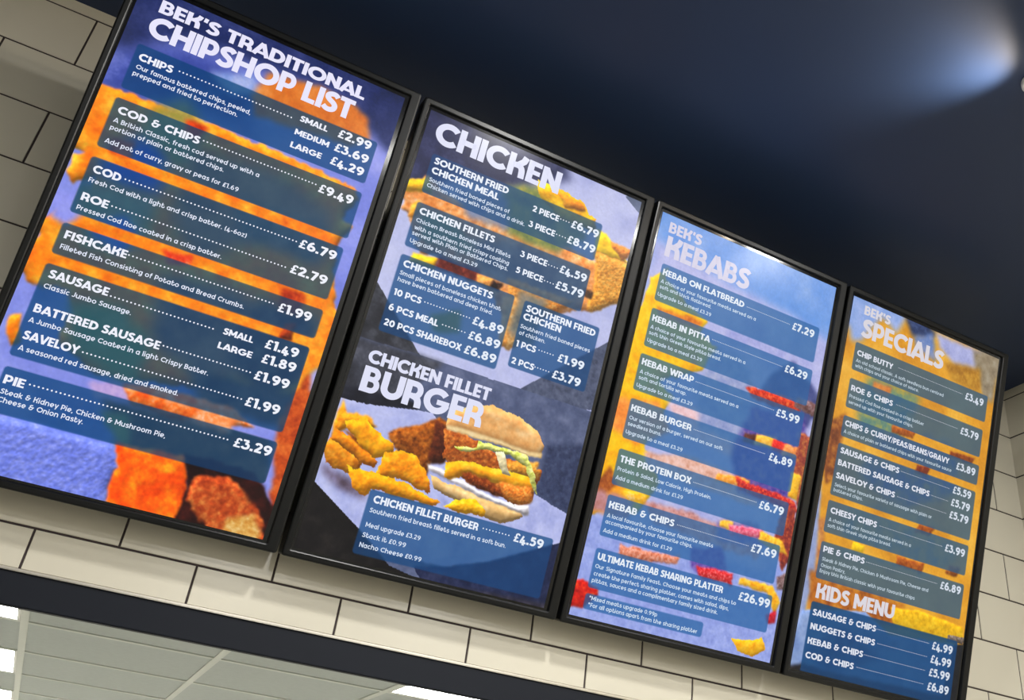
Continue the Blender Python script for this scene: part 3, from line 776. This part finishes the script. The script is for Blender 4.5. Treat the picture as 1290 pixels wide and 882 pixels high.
  ([510, 691, 609, 662, 612, 834, 511, 808], [(34, 42, 70), (52, 62, 95), (78, 88, 120)], 6, 3, 10),
  ([9, 730, 92, 723, 224, 700, 262, 735, 434, 787, 507, 809, 601, 833, 597, 1007, 421, 1016, 181, 1016, 114, 970, 17, 912], [(150, 158, 215), (178, 184, 232), (198, 202, 242)], 1, 1.5, 26),
  ([20, 911, 139, 982, 224, 1040, 359, 1065, -13, 1099], [(14, 13, 14), (24, 22, 23), (44, 40, 38)], 1, 0, 30),
  ([275, 1029, 344, 1015, 443, 980, 553, 923, 612, 894, 638, 1084, 328, 1084], [(14, 20, 46), (28, 36, 70), (60, 66, 100)], 1.5, 1, 24),
  ([346, 1051, 605, 1038, 619, 1088, 338, 1087], [(26, 26, 42), (48, 46, 62), (84, 80, 94)], 5, 2, 18),
  ([22, 872, 54, 880, 94, 889, 136, 915, 130, 921, 72, 912, 32, 890], [(60, 45, 55), (105, 90, 110), (140, 130, 170)], 8, 2, 30),
  ([140, 771, 165, 752, 212, 728, 245, 704, 266, 720, 250, 764, 254, 794, 249, 841, 198, 803, 163, 803], [(70, 28, 4), (160, 80, 16), (215, 130, 45)], 2, 4, 9),
  ([29, 731, 45, 756, 90, 749, 112, 766, 55, 787, 26, 817, 22, 776], [(200, 100, 8), (240, 150, 18), (252, 185, 40)], 2, 4, 9),
  ([19, 840, 24, 812, 64, 818, 108, 844, 105, 865, 79, 880, 30, 870], [(190, 95, 10), (228, 138, 22), (245, 175, 60)], 1.5, 4, 10),
  ([30, 792, 86, 808, 137, 835, 134, 852, 112, 851, 26, 817], [(170, 85, 8), (232, 130, 14), (250, 165, 40)], 1.5, 4, 10),
  ([48, 792, 63, 793, 91, 808, 122, 827, 108, 823, 79, 810], [(90, 35, 5), (130, 60, 10), (170, 90, 20)], 3, 2, 9),
  ([45, 771, 86, 753, 113, 774, 157, 791, 160, 809, 143, 826, 123, 831, 83, 810, 50, 785], [(222, 120, 8), (250, 165, 16), (255, 195, 40)], 1.5, 4, 12),
  ([142, 822, 175, 799, 215, 801, 260, 844, 266, 873, 235, 868, 197, 858, 143, 868], [(218, 105, 6), (248, 150, 16), (255, 185, 45)], 1.5, 4, 10),
  ([76, 864, 120, 861, 194, 862, 255, 875, 299, 885, 289, 897, 218, 898, 144, 897, 132, 915, 99, 904], [(225, 120, 8), (250, 158, 14), (255, 190, 40)], 1.5, 4, 10),
  ([258, 831, 290, 840, 336, 841, 395, 851, 488, 858, 494, 866, 475, 881, 444, 892, 406, 890, 326, 871, 272, 858], [(180, 140, 82), (215, 172, 110), (238, 208, 155)], 1.5, 2, 18),
  ([244, 814, 263, 811, 288, 815, 314, 829, 359, 839, 432, 846, 501, 837, 505, 862, 400, 851, 326, 839, 249, 825], [(195, 180, 185), (230, 222, 226), (245, 240, 245)], 2, 3, 14),
  ([239, 794, 241, 767, 234, 712, 264, 721, 288, 740, 289, 775, 278, 800, 253, 807], [(40, 14, 8), (82, 32, 14), (130, 60, 28)], 3, 4, 9),
  ([256, 723, 351, 731, 405, 751, 491, 745, 512, 757, 509, 794, 506, 827, 470, 847, 429, 838, 380, 833, 341, 826, 310, 813, 275, 788], [(110, 40, 12), (170, 85, 28), (225, 145, 65)], 1.5, 4, 6),
  ([425, 754, 494, 739, 511, 762, 505, 777, 436, 778], [(190, 110, 30), (225, 150, 50), (250, 200, 110)], 3, 4, 6),
  ([282, 797, 328, 782, 412, 777, 470, 774, 504, 784, 508, 808, 488, 807, 465, 811, 421, 810, 373, 809, 340, 806, 316, 829, 291, 832], [(222, 130, 15), (250, 168, 24), (255, 205, 70)], 1.5, 3, 14),
  ([328, 813, 349, 805, 388, 809, 436, 827, 425, 839, 380, 833, 347, 829], [(60, 18, 6), (120, 48, 14), (190, 100, 40)], 2, 4, 5),
  ([420, 805, 496, 798, 507, 829, 473, 846, 434, 837], [(180, 80, 20), (225, 130, 45), (250, 185, 95)], 2, 4, 5),
  ([301, 831, 331, 823, 397, 842, 475, 848, 499, 837, 503, 861, 400, 851, 331, 840], [(200, 190, 200), (232, 226, 232), (246, 242, 248)], 2, 3, 14),
  ([289, 758, 342, 747, 344, 731, 375, 729, 422, 728, 466, 727, 498, 770, 516, 810, 498, 797, 472, 757, 426, 740, 364, 744, 314, 765], [(150, 160, 40), (212, 215, 110), (238, 236, 175)], 1, 2, 7),
  ([388, 742, 408, 736, 440, 786, 419, 787], [(200, 180, 130), (226, 212, 165), (240, 232, 200)], 1, 2, 10),
  ([259, 710, 263, 685, 315, 656, 355, 643, 425, 649, 477, 667, 502, 696, 503, 726, 472, 729, 397, 723, 326, 726, 264, 726], [(208, 140, 74), (230, 172, 105), (242, 205, 150)], 1, 2, 22),
  ([263, 716, 328, 714, 394, 715, 469, 719, 503, 714, 503, 726, 472, 729, 397, 723, 326, 726, 264, 726], [(222, 180, 115), (238, 208, 150), (246, 225, 180)], 3, 1, 16),
  ([309, 892, 326, 871, 373, 855, 404, 879, 397, 892, 323, 892], [(235, 140, 8), (255, 185, 20), (255, 210, 70)], 1.5, 4, 9),
 ],
 [
  ([116, 63, 235, 27, 615, 13, 620, 107, 353, 86, 205, 119, 86, 142], [(95, 145, 220), (120, 160, 228), (150, 180, 232)], 25, 8, 60),
  ([18, 101, 131, 124, 477, 157, 652, 190, 654, 463, 623, 813, 586, 1100, -4, 1084, -34, 740, 23, 360], [(150, 155, 215), (178, 180, 228), (200, 200, 238)], 14, 6, 40),
  ([-5, 808, 526, 836, 590, 780, 610, 1096, -18, 1105], [(128, 142, 212), (150, 164, 228), (172, 184, 240)], 10, 5, 12),
  ([31, 207, 73, 165, 71, 196, 154, 238, 214, 261, 203, 297, 266, 320, 231, 392, 117, 454, 166, 481, 117, 619, 179, 701, 134, 792, 67, 790, 20, 821, -9, 791, 11, 406], [(245, 150, 10), (252, 195, 10), (255, 222, 50)], 2, 5, 26),
  ([61, 272, 203, 265, 197, 291, 76, 294], [(190, 85, 10), (230, 125, 30), (250, 170, 60)], 4, 4, 16),
  ([10, 530, 129, 503, 181, 569, 91, 626, 19, 607], [(235, 120, 40), (250, 150, 60), (255, 195, 90)], 7, 5, 20),
  ([7, 729, 94, 724, 71, 808, 5, 806], [(235, 120, 10), (248, 155, 25), (255, 180, 40)], 6, 4, 24),
  ([-1, 765, 40, 690, 66, 736, 38, 767, 0, 754], [(120, 50, 20), (165, 80, 30), (210, 120, 40)], 5, 3, 10),
  ([-12, 757, 124, 756, 115, 807, -5, 808], [(170, 100, 80), (190, 130, 130), (200, 150, 170)], 7, 4, 20),
  ([83, 743, 146, 734, 159, 756, 103, 761], [(245, 160, 20), (255, 190, 40), (255, 220, 160)], 2, 3, 8),
  ([150, 749, 283, 744, 512, 778, 507, 810, 322, 804, 179, 790], [(170, 95, 85), (212, 150, 145), (235, 190, 190)], 4, 5, 10),
  ([121, 637, 251, 611, 476, 621, 478, 683, 267, 678, 137, 673], [(205, 140, 115), (232, 182, 165), (245, 210, 205)], 5, 4, 12),
  ([151, 496, 293, 484, 417, 532, 391, 582, 214, 560], [(220, 170, 175), (235, 195, 200), (245, 215, 225)], 6, 4, 12),
  ([281, 380, 380, 370, 406, 406, 302, 417], [(190, 110, 75), (220, 150, 120), (240, 195, 180)], 4, 5, 8),
  ([255, 324, 342, 317, 435, 440, 382, 542, 257, 537, 228, 419], [(120, 135, 190), (150, 160, 205), (180, 185, 215)], 9, 7, 18),
  ([448, 326, 503, 274, 631, 358, 581, 440, 401, 407], [(40, 50, 110), (65, 75, 135), (95, 100, 150)], 6, 5, 26),
  ([371, 386, 460, 378, 527, 379, 559, 403, 494, 411, 389, 411], [(140, 20, 10), (215, 55, 30), (250, 140, 60)], 2, 4, 8),
  ([537, 365, 619, 366, 599, 401, 530, 394], [(70, 40, 40), (120, 80, 80), (170, 150, 160)], 3, 3, 10),
  ([406, 427, 576, 420, 594, 502, 563, 661, 409, 660, 363, 568], [(40, 40, 130), (90, 70, 160), (150, 110, 150)], 9, 8, 12),
  ([394, 507, 436, 501, 435, 531, 392, 531], [(50, 20, 20), (85, 40, 35), (120, 70, 60)], 2, 2, 12),
  ([431, 500, 499, 491, 495, 522, 429, 528], [(230, 150, 20), (248, 185, 60), (255, 210, 120)], 2, 3, 10),
  ([484, 495, 532, 499, 528, 530, 485, 525], [(190, 15, 15), (225, 40, 35), (245, 90, 70)], 2, 3, 8),
  ([522, 501, 579, 496, 580, 524, 521, 532], [(200, 100, 30), (230, 140, 70), (245, 180, 120)], 2, 4, 8),
  ([565, 456, 603, 456, 614, 605, 598, 652, 565, 576], [(110, 30, 40), (160, 70, 50), (210, 140, 60)], 3, 4, 8),
  ([340, 627, 438, 619, 436, 645, 333, 652], [(235, 120, 30), (250, 160, 50), (255, 200, 140)], 2, 3, 8),
  ([389, 624, 584, 635, 603, 662, 551, 665, 408, 652], [(120, 20, 40), (200, 40, 40), (245, 140, 50)], 2, 4, 6),
  ([563, 568, 595, 567, 591, 633, 561, 630], [(240, 150, 10), (250, 185, 40), (255, 205, 80)], 2, 3, 8),
  ([551, 665, 593, 654, 615, 774, 586, 822, 544, 750], [(90, 30, 40), (150, 50, 40), (220, 110, 50)], 3, 4, 8),
  ([367, 743, 487, 723, 524, 775, 367, 793], [(90, 80, 160), (130, 110, 170), (170, 140, 180)], 7, 5, 10),
  ([375, 743, 415, 737, 413, 758, 374, 759], [(235, 160, 20), (250, 190, 60), (255, 215, 120)], 2, 3, 8),
  ([400, 745, 507, 734, 502, 756, 411, 770], [(190, 30, 60), (230, 100, 130), (250, 180, 190)], 2, 3, 7),
  ([499, 740, 569, 744, 595, 779, 558, 777, 497, 765], [(215, 130, 20), (248, 185, 40), (255, 215, 100)], 2, 3, 8),
  ([109, 868, 283, 857, 274, 878, 138, 895, 110, 890], [(165, 70, 40), (220, 130, 100), (245, 195, 180)], 2, 4, 6),
  ([304, 828, 395, 806, 420, 860, 369, 901, 316, 874], [(70, 40, 140), (110, 80, 170), (150, 120, 190)], 5, 4, 9),
  ([328, 866, 444, 859, 444, 890, 343, 890], [(160, 15, 20), (215, 40, 45), (250, 150, 150)], 2, 4, 5),
  ([463, 866, 563, 864, 601, 900, 586, 933, 552, 886, 462, 883], [(225, 130, 10), (248, 180, 30), (255, 215, 90)], 2, 3, 10),
  ([559, 939, 591, 922, 593, 952, 569, 959], [(150, 10, 25), (195, 25, 45), (225, 80, 90)], 2, 2, 8),
  ([573, 841, 600, 823, 608, 862, 580, 872], [(70, 45, 50), (120, 90, 90), (170, 150, 150)], 2, 3, 6),
  ([471, 1014, 528, 1008, 562, 994, 580, 1020, 544, 1046, 494, 1040], [(225, 140, 10), (245, 180, 20), (252, 200, 60)], 1.5, 2, 10),
  ([2, 984, 35, 964, 81, 979, 81, 994, 56, 1028, 8, 1035], [(150, 10, 15), (215, 30, 20), (250, 110, 40)], 2, 3, 10),
 ],
 [
  ([-14, 8, 226, 7, 194, 80, 128, 54, 73, 145, 38, 157], [(120, 150, 210), (145, 170, 225), (170, 185, 232)], 10, 5, 30),
  ([213, 19, 339, 25, 321, 61, 253, 69], [(30, 42, 75), (45, 60, 100), (90, 105, 150)], 8, 4, 24),
  ([254, 71, 325, 34, 355, 111, 275, 101], [(75, 110, 170), (110, 135, 190), (160, 160, 180)], 9, 4, 24),
  ([334, 31, 536, 26, 521, 94, 434, 103, 364, 71], [(150, 155, 205), (172, 176, 222), (185, 188, 228)], 8, 4, 24),
  ([486, 30, 609, 19, 594, 171, 552, 159, 515, 96], [(120, 105, 85), (150, 135, 110), (170, 160, 140)], 8, 4, 20),
  ([385, 101, 528, 79, 543, 162, 426, 150], [(140, 90, 30), (185, 130, 40), (215, 165, 60)], 8, 4, 18),
  ([14, 396, 63, 358, 65, 448, 61, 538, 34, 567, 11, 508], [(70, 30, 25), (140, 75, 35), (215, 140, 50)], 5, 4, 20),
  ([5, 682, 52, 649, 64, 753, 74, 875, 48, 901, 23, 762], [(150, 80, 50), (200, 130, 70), (230, 170, 80)], 6, 3, 20),
  ([-4, 642, 20, 549, 47, 798, 36, 944, 13, 1068, -36, 1077, -10, 853], [(120, 132, 175), (145, 158, 200), (165, 176, 215)], 5, 2, 30),
  ([119, 225, 223, 227, 316, 233, 256, 393, 109, 390, 105, 299], [(60, 110, 130), (110, 140, 110), (200, 170, 60)], 14, 10, 20),
  ([191, 365, 460, 334, 515, 461, 318, 559, 136, 517], [(50, 70, 150), (120, 110, 110), (215, 165, 60)], 14, 10, 24),
  ([95, 594, 379, 565, 543, 616, 470, 723, 126, 738], [(110, 120, 110), (180, 150, 70), (235, 180, 60)], 14, 10, 24),
  ([137, 242, 211, 242, 196, 271, 137, 271], [(190, 100, 40), (215, 130, 60), (225, 160, 60)], 4, 3, 12),
  ([231, 342, 321, 339, 309, 359, 226, 364], [(120, 50, 15), (170, 85, 25), (205, 120, 40)], 3, 3, 10),
  ([457, 354, 553, 350, 544, 372, 454, 373], [(90, 30, 15), (130, 60, 25), (170, 95, 40)], 3, 3, 10),
  ([338, 427, 389, 425, 376, 452, 333, 450], [(80, 20, 15), (120, 45, 25), (160, 80, 40)], 3, 3, 10),
  ([378, 589, 438, 585, 424, 611, 365, 614], [(110, 40, 15), (160, 80, 25), (190, 110, 40)], 3, 3, 10),
  ([315, 693, 418, 691, 409, 720, 314, 719], [(130, 50, 20), (170, 85, 25), (205, 120, 40)], 3, 3, 10),
  ([158, 692, 200, 694, 194, 717, 154, 714], [(230, 175, 10), (245, 200, 20), (250, 215, 60)], 3, 2, 10),
  ([509, 674, 553, 673, 542, 702, 496, 700], [(110, 50, 20), (150, 80, 30), (190, 120, 40)], 3, 2, 10),
  ([31, 802, 141, 808, 367, 812, 352, 879, 214, 897, 53, 900], [(120, 55, 20), (185, 105, 30), (220, 150, 45)], 6, 6, 22),
  ([319, 833, 428, 821, 587, 831, 602, 863, 544, 879, 380, 878, 336, 872], [(190, 135, 10), (232, 180, 20), (245, 205, 50)], 2, 3, 12),
  ([541, 862, 605, 858, 596, 878, 535, 881], [(60, 50, 45), (110, 95, 85), (170, 160, 150)], 1.5, 2, 6),
  ([27, 902, 235, 862, 328, 905, 560, 885, 623, 894, 594, 1068, -7, 1091], [(95, 120, 175), (125, 150, 200), (160, 178, 215)], 3, 2, 30),
  ([164, 918, 313, 971, 163, 1040, 49, 1002], [(40, 60, 110), (70, 90, 140), (110, 130, 180)], 8, 4, 20),
  ([566, 884, 608, 875, 623, 1063, 536, 1077], [(18, 20, 26), (24, 26, 32), (32, 34, 40)], 2, 0, 20),
  ([8, 1046, 56, 1032, 189, 1036, 353, 1030, 586, 1026, 605, 1129, 1, 1129], [(14, 14, 18), (24, 22, 26), (60, 52, 52)], 4, 2, 20),
 ],
]

CAPS = [dict(T1=30, T2=48, H=16.8, H2=16.8, P=20.0, B=10.2), dict(T1=30, T2=57, H=15.5, H2=16.8, P=20.5, B=10.2),
        dict(T1=29, T2=56, H=16.6, H2=16.6, P=21.5, B=9.8), dict(T1=27, T2=54, T3=38.5, H=16.2, H2=16.2, P=22, B=9.8)]
INK = [dict(T=(232, 230, 252), H=(238, 240, 252), P=(238, 240, 250), B=(226, 232, 248)),  # later screens duller: viewing-angle falloff and haze baked into the text colours
       dict(T=(222, 224, 246), H=(232, 238, 250), P=(226, 234, 246), B=(214, 226, 244)),
       dict(T=(212, 208, 228), H=(228, 236, 246), P=(220, 230, 242), B=(205, 222, 240)),
       dict(T=(216, 212, 220), H=(220, 224, 236), P=(210, 218, 230), B=(188, 204, 216))]
DOT = [(7.6, 1.75), (7.5, 1.6), (4.9, 1.1), (4.2, 0.95)]
BASE = [((100, 112, 205), (132, 142, 228), (160, 166, 242)), ((160, 166, 215), (184, 188, 230), (202, 205, 238)),
        ((88, 138, 216), (105, 152, 224), (140, 172, 232)), ((196, 125, 30), (226, 158, 40), (240, 185, 70))]
PANEL_INK = [((0, 60, 112), 0.71), ((12, 66, 122), 0.72), ((30, 92, 155), 0.72), ((42, 84, 126), 0.78)]
PANEL_OWN = {(3, 54, 873): ((6, 64, 116), 0.85), (3, 54, 151): ((40, 88, 128), 0.76)}

PU0, PU1, PV0, PV1 = 21.5, 598.5, 25.0, 1050.0
NU, NV = 340, 604
uu_, vv_ = np.meshgrid(np.linspace(PU0, PU1, NU), np.linspace(PV0, PV1, NV))
MM = (PU1 - PU0) / (NU - 1)

def vnoise(rng, scale, octaves=4):
    """smooth value noise over the screen grid, about 0..1"""
    out = np.zeros_like(uu_); amp, tot = 1.0, 0.0
    s = scale
    for _ in range(octaves):
        gx, gy = int((PU1 - PU0) / s) + 4, int((PV1 - PV0) / s) + 4
        g = rng.random((gy, gx))
        fx, fy = (uu_ - PU0) / s + 1, (vv_ - PV0) / s + 1
        ix, iy = fx.astype(int), fy.astype(int)
        tx, ty = fx - ix, fy - iy
        tx, ty = tx * tx * (3 - 2 * tx), ty * ty * (3 - 2 * ty)
        val = (g[iy, ix] * (1 - tx) + g[iy, ix + 1] * tx) * (1 - ty) + (g[iy + 1, ix] * (1 - tx) + g[iy + 1, ix + 1] * tx) * ty
        out += amp * val; tot += amp
        amp *= 0.55; s = max(s * 0.5, 2.0)
    return out / tot

def blur(a, r):
    k = int(round(r / MM))
    if k < 1:
        return a
    for _ in range(2):
        for ax in (0, 1):
            p = np.pad(a, [(k + 1, k) if i == ax else (0, 0) for i in (0, 1)], mode='edge')
            c = np.cumsum(p, axis=ax)
            a = (np.take(c, range(2 * k + 1, c.shape[ax]), ax) - np.take(c, range(0, c.shape[ax] - 2 * k - 1), ax)) / (2 * k + 1)
    return a

def inside(poly, du, dv):
    p = np.array(poly, float).reshape(-1, 2)
    x, y = uu_ + du, vv_ + dv
    r = np.zeros(x.shape, bool)
    for (x0, y0), (x1, y1) in zip(p, np.roll(p, -1, 0)):
        if y0 == y1:
            continue
        r ^= ((y0 > y) != (y1 > y)) & (x < (x1 - x0) * (y - y0) / (y1 - y0) + x0)
    return r.astype(float)

def ramp(cols, n):
    lo, mi, hi = [np.array(c, float) for c in cols]
    t = np.clip((n - 0.5) * 2.4, -1, 1)[..., None]
    return mi + np.where(t < 0, (mi - lo) * t, (hi - mi) * t)

def paint(i):
    rng = np.random.default_rng(11 + i)
    n_big = vnoise(rng, 70, 5)
    def card(a, b, c, d, r=7.0):        # rounded price card, 0..1
        qx = np.abs(uu_ - (a + c) / 2) - (c - a) / 2 + r
        qy = np.abs(vv_ - (b + d) / 2) - (d - b) / 2 + r
        sd = np.hypot(np.maximum(qx, 0), np.maximum(qy, 0)) + np.minimum(np.maximum(qx, qy), 0) - r
        return np.clip(0.5 - sd / MM, 0, 1)
    cards = np.clip(sum(card(*p) for p in PANELS[i]), 0, 1)
    img = ramp(BASE[i], n_big)
    w1, w2 = vnoise(rng, 14, 3) - 0.5, vnoise(rng, 14, 3) - 0.5
    for poly, cols, soft, warp, ns in PAINT[i]:
        m = inside(poly, w1 * warp * 3, w2 * warp * 3)
        col = ramp(cols, vnoise(rng, ns, 3) * 0.8 + vnoise(rng, 5, 2) * 0.2)
        if 0.9 < soft <= 3 and warp >= 2:      # plump pieces of food in the picture
            hgt = blur(m, 11) + 0.35 * blur(m, 4) + 0.14 * vnoise(rng, ns, 2)
            gv, gu = np.gradient(hgt, MM)
            sh = np.clip((gu * 0.6 + gv) * (9.0 if i < 2 else 3.0), -0.42, 0.26)
            col = col * (1 + sh[..., None])
        m = blur(m, soft * (0.5 if soft < 4 else 0.85))[..., None]
        if i in (0, 3) and soft >= 8 and min(poly[1::2]) > 250:      # these show through the cards only
            m = m * cards[..., None]
        img = img * (1 - m) + col * m
    grain = (vnoise(rng, 5, 2) - 0.5)[..., None]
    img = img * (1 + 0.07 * grain)
    col, al = PANEL_INK[i]
    soft_img = np.stack([blur(img[..., k], 2.0) for k in range(3)], -1)
    for a, b, c, d in PANELS[i]:
        m = card(a, b, c, d)[..., None]
        k, l = PANEL_OWN.get((i, a, b), (col, al))
        img = img * (1 - m) + (soft_img * (1 - l) + np.array(k, float) * l) * m
    return srgb(np.clip(img, 0, 255))

def screen_material():
    m = bpy.data.materials.new('lit_menu_screen')
    m.use_nodes = True
    nt = m.node_tree
    b = nt.nodes['Principled BSDF']
    a = nt.nodes.new('ShaderNodeAttribute')
    a.attribute_name = 'glow'
    b.inputs['Base Color'].default_value = (0.004, 0.004, 0.005, 1)
    b.inputs['Roughness'].default_value = 0.24
    b.inputs['Specular IOR Level'].default_value = 0.22
    nt.links.new(a.outputs['Color'], b.inputs['Emission Color'])
    b.inputs['Emission Strength'].default_value = 1.0
    return m
M_SCREEN = screen_material()

REC = 0.0060
def build_screen(i, root):
    V, Fq, COL = [], [], []
    # picture grid
    g = np.stack([uu_.ravel(), np.full(uu_.size, REC * 1000 - 0.0), vv_.ravel()], 1)
    idx = np.arange(NU * NV).reshape(NV, NU)
    quads = np.stack([idx[:-1, :-1].ravel(), idx[1:, :-1].ravel(), idx[1:, 1:].ravel(), idx[:-1, 1:].ravel()], 1)
    V.append(g); COL.append(paint(i).reshape(-1, 3)); loops = [quads.ravel()]; sizes = [np.full(len(quads), 4)]
    nv = len(g)
    def add(uv, faces, col, lift):
        nonlocal nv
        V.append(np.stack([uv[:, 0], np.full(len(uv), REC * 1000 - lift), uv[:, 1]], 1))
        COL.append(np.tile(srgb(col), (len(uv), 1)))
        # every letter face is turned to look out of the screen
        for f in faces:
            p = uv[list(f)]
            ar = np.sum(p[:, 0] * np.roll(p[:, 1], -1) - np.roll(p[:, 0], -1) * p[:, 1])
            f = list(f) if ar < 0 else list(f)[::-1]
            loops.append(np.array(f) + nv); sizes.append(np.array([len(f)]))
        nv += len(uv)
    cap, ink = CAPS[i], INK[i]
    for sty, s, u0, u1, v in LINES[i]:
        if sty == 'B':
            uv, fs = body_text(s, u0, u1, v, cap['B'])
            add(uv, fs, ink['B'], 0.5)
        elif sty == 'D':
            pitch, r = DOT[i]
            n = max(2, int(round((u1 - u0) / pitch)))
            ang = np.linspace(0, 2 * np.pi, 9)[:-1]
            ring = np.stack([np.cos(ang), np.sin(ang)], 1) * r
            for k in range(n + 1):
                add(ring + [u0 + (u1 - u0) * k / n, v], [tuple(range(8))], ink['H'], 0.5)
        else:
            c = cap['T1' if sty == 'T1' else sty]
            if s in ('SMALL', 'LARGE', 'MEDIUM'):
                c = 13.5
            uv, fs = heavy_text(s, u0, u1, v, c, gap=0.03 if sty[0] == 'T' else 0.05, bold=1.0 if sty[0] in 'TP' else 0.96)
            add(uv, fs, ink['T' if sty[0] == 'T' else ('P' if sty == 'P' else 'H')], 0.4 if sty != 'T1' else 0.5)
    V = np.concatenate(V) / 1000.0
    V[:, 2] *= -1.0
    COL = np.concatenate(COL)
    loops = np.concatenate(loops).astype(np.int32); sizes = np.concatenate(sizes).astype(np.int32)
    me = bpy.data.meshes.new('lit_screen')
    me.vertices.add(len(V)); me.vertices.foreach_set('co', V.astype(np.float32).ravel())
    me.loops.add(len(loops)); me.loops.foreach_set('vertex_index', loops)
    me.polygons.add(len(sizes))
    starts = np.concatenate([[0], np.cumsum(sizes)[:-1]]).astype(np.int32)
    me.polygons.foreach_set('loop_start', starts)
    me.update(calc_edges=True)
    at = me.attributes.new('glow', 'FLOAT_COLOR', 'POINT')
    at.data.foreach_set('color', np.concatenate([COL, np.ones((len(COL), 1))], 1).astype(np.float32).ravel())
    me.validate()
    return link('lit_screen', me, M_SCREEN, root)

# ---------------------------------------------------------------- the four menu screens
DW, DH, DGAP, TILT = 0.632449, 1.070260, 0.009484, 0.303361
DX, DZ, DY = 0.071002, 0.195616, -0.389718

def rrect(l, r, t, b, rad, dep, n=5):
    """rounded rectangle loop in screen space, from insets"""
    x0, x1, z0, z1 = l, DW - r, -t, -(DH - b)
    pts = []
    for cx, cz, a0 in ((x1 - rad, z0 - rad, 90), (x0 + rad, z0 - rad, 180), (x0 + rad, z1 + rad, 270), (x1 - rad, z1 + rad, 0)):
        aa = [a0 - 90 + 90 * k / n for k in range(n + 1)] if False else [a0 - 90 + 90.0 * k / n for k in range(n + 1)]
        for a in aa:
            pts.append((cx + rad * math.cos(math.radians(a)), dep, cz + rad * math.sin(math.radians(a))))
    return pts

def ring_mesh(loops):
    bm = bmesh.new()
    R_ = [[bm.verts.new(p) for p in lp] for lp in loops]
    n = len(R_[0])
    for a, b in zip(R_, R_[1:]):
        for k in range(n):
            bm.faces.new((a[k], a[(k + 1) % n], b[(k + 1) % n], b[k]))
    return bm, R_

LABELS = ["black framed menu screen headed BEK'S TRADITIONAL CHIPSHOP LIST, over orange battered food",
          'black framed menu screen headed CHICKEN, with a burger and chips pictured in its lower half',
          "black framed menu screen headed BEK'S KEBABS in pale letters on sky blue",
          "black framed menu screen headed BEK'S SPECIALS with KIDS MENU at its foot"]
for i in range(4):
    root = tag(empty('menu_screen', (DX + i * (DW + DGAP), DY, DZ), (TILT, 0, 0)), LABELS[i], 'menu screen', 'menu screens in a row on the tiled wall')
    lipL, lipR, lipT, lipB = 0.0140, 0.0230, 0.0150, 0.0140
    def lp(k, rad, dep):
        return rrect(lipL + k, lipR + k, lipT + k, lipB + k, rad, dep)
    def ou(k, rad, dep):
        return rrect(k, k, k, k, rad, dep)
    bm, R_ = ring_mesh([ou(0.004, 0.004, 0.058), ou(0.0, 0.006, 0.054), ou(0.0, 0.006, 0.004), ou(0.0012, 0.006, 0.0012), ou(0.004, 0.005, 0.0),
                        lp(-0.002, 0.004, 0.0), lp(0.0, 0.003, 0.0014), lp(0.0018, 0.002, 0.0072)])
    fr = obj('bezel', bm, M_BEZEL, root)
    # black border of the panel around the picture
    bm = bmesh.new()
    lo, hi = (lipL - 0.001, -(DH - lipB + 0.001)), (DW - lipR + 0.001, -(lipT - 0.001))
    box(bm, (lo[0], REC + 0.0006, lo[1]), (hi[0], REC + 0.012, hi[1]))
    obj('panel_border', bm, M_GLASS, root)
    build_screen(i, root)
    bm = bmesh.new()
    box(bm, (0.006, 0.0405, -(DH - 0.006)), (DW - 0.006, 0.0455, -0.006))
    box(bm, (0.14, 0.0455, -0.80), (DW - 0.14, 0.060, -0.28), bevel=0.004)
    obj('back_housing', bm, M_BACK, root)
    # tilting wall bracket: rails on the back of the housing, arms and wall plate
    bm = bmesh.new()
    inv = (Matrix.Translation(root.location) @ Matrix.Rotation(TILT, 4, 'X')).inverted()
    def wedge(xa, xb, prof):
        a = [bm.verts.new(inv @ Vector((xa, y, z))) for y, z in prof]
        b = [bm.verts.new(inv @ Vector((xb, y, z))) for y, z in prof]
        bm.faces.new(a); bm.faces.new(b[::-1])
        for k in range(len(prof)):
            bm.faces.new((a[k], b[k], b[(k + 1) % len(prof)], a[(k + 1) % len(prof)]))
    def back_at(s):    # world y, z of the housing's back a distance s down the screen
        p = root.matrix_basis @ Vector((0, 0.0602, -s))
        return p.y, p.z
    x_mid = root.location.x + DW / 2
    for sx in (-0.11, 0.11):
        ya, za = back_at(0.36); yb, zb = back_at(0.72)
        wedge(x_mid + sx - 0.012, x_mid + sx + 0.012, [(ya, za), (-0.012, za - 0.05), (-0.012, zb - 0.02), (yb, zb)])
    wedge(x_mid - 0.16, x_mid + 0.16, [(-0.0123, za - 0.02), (-0.0024, za - 0.02), (-0.0024, zb - 0.05), (-0.0123, zb - 0.05)])
    obj('wall_bracket', bm, M_STEEL, root)
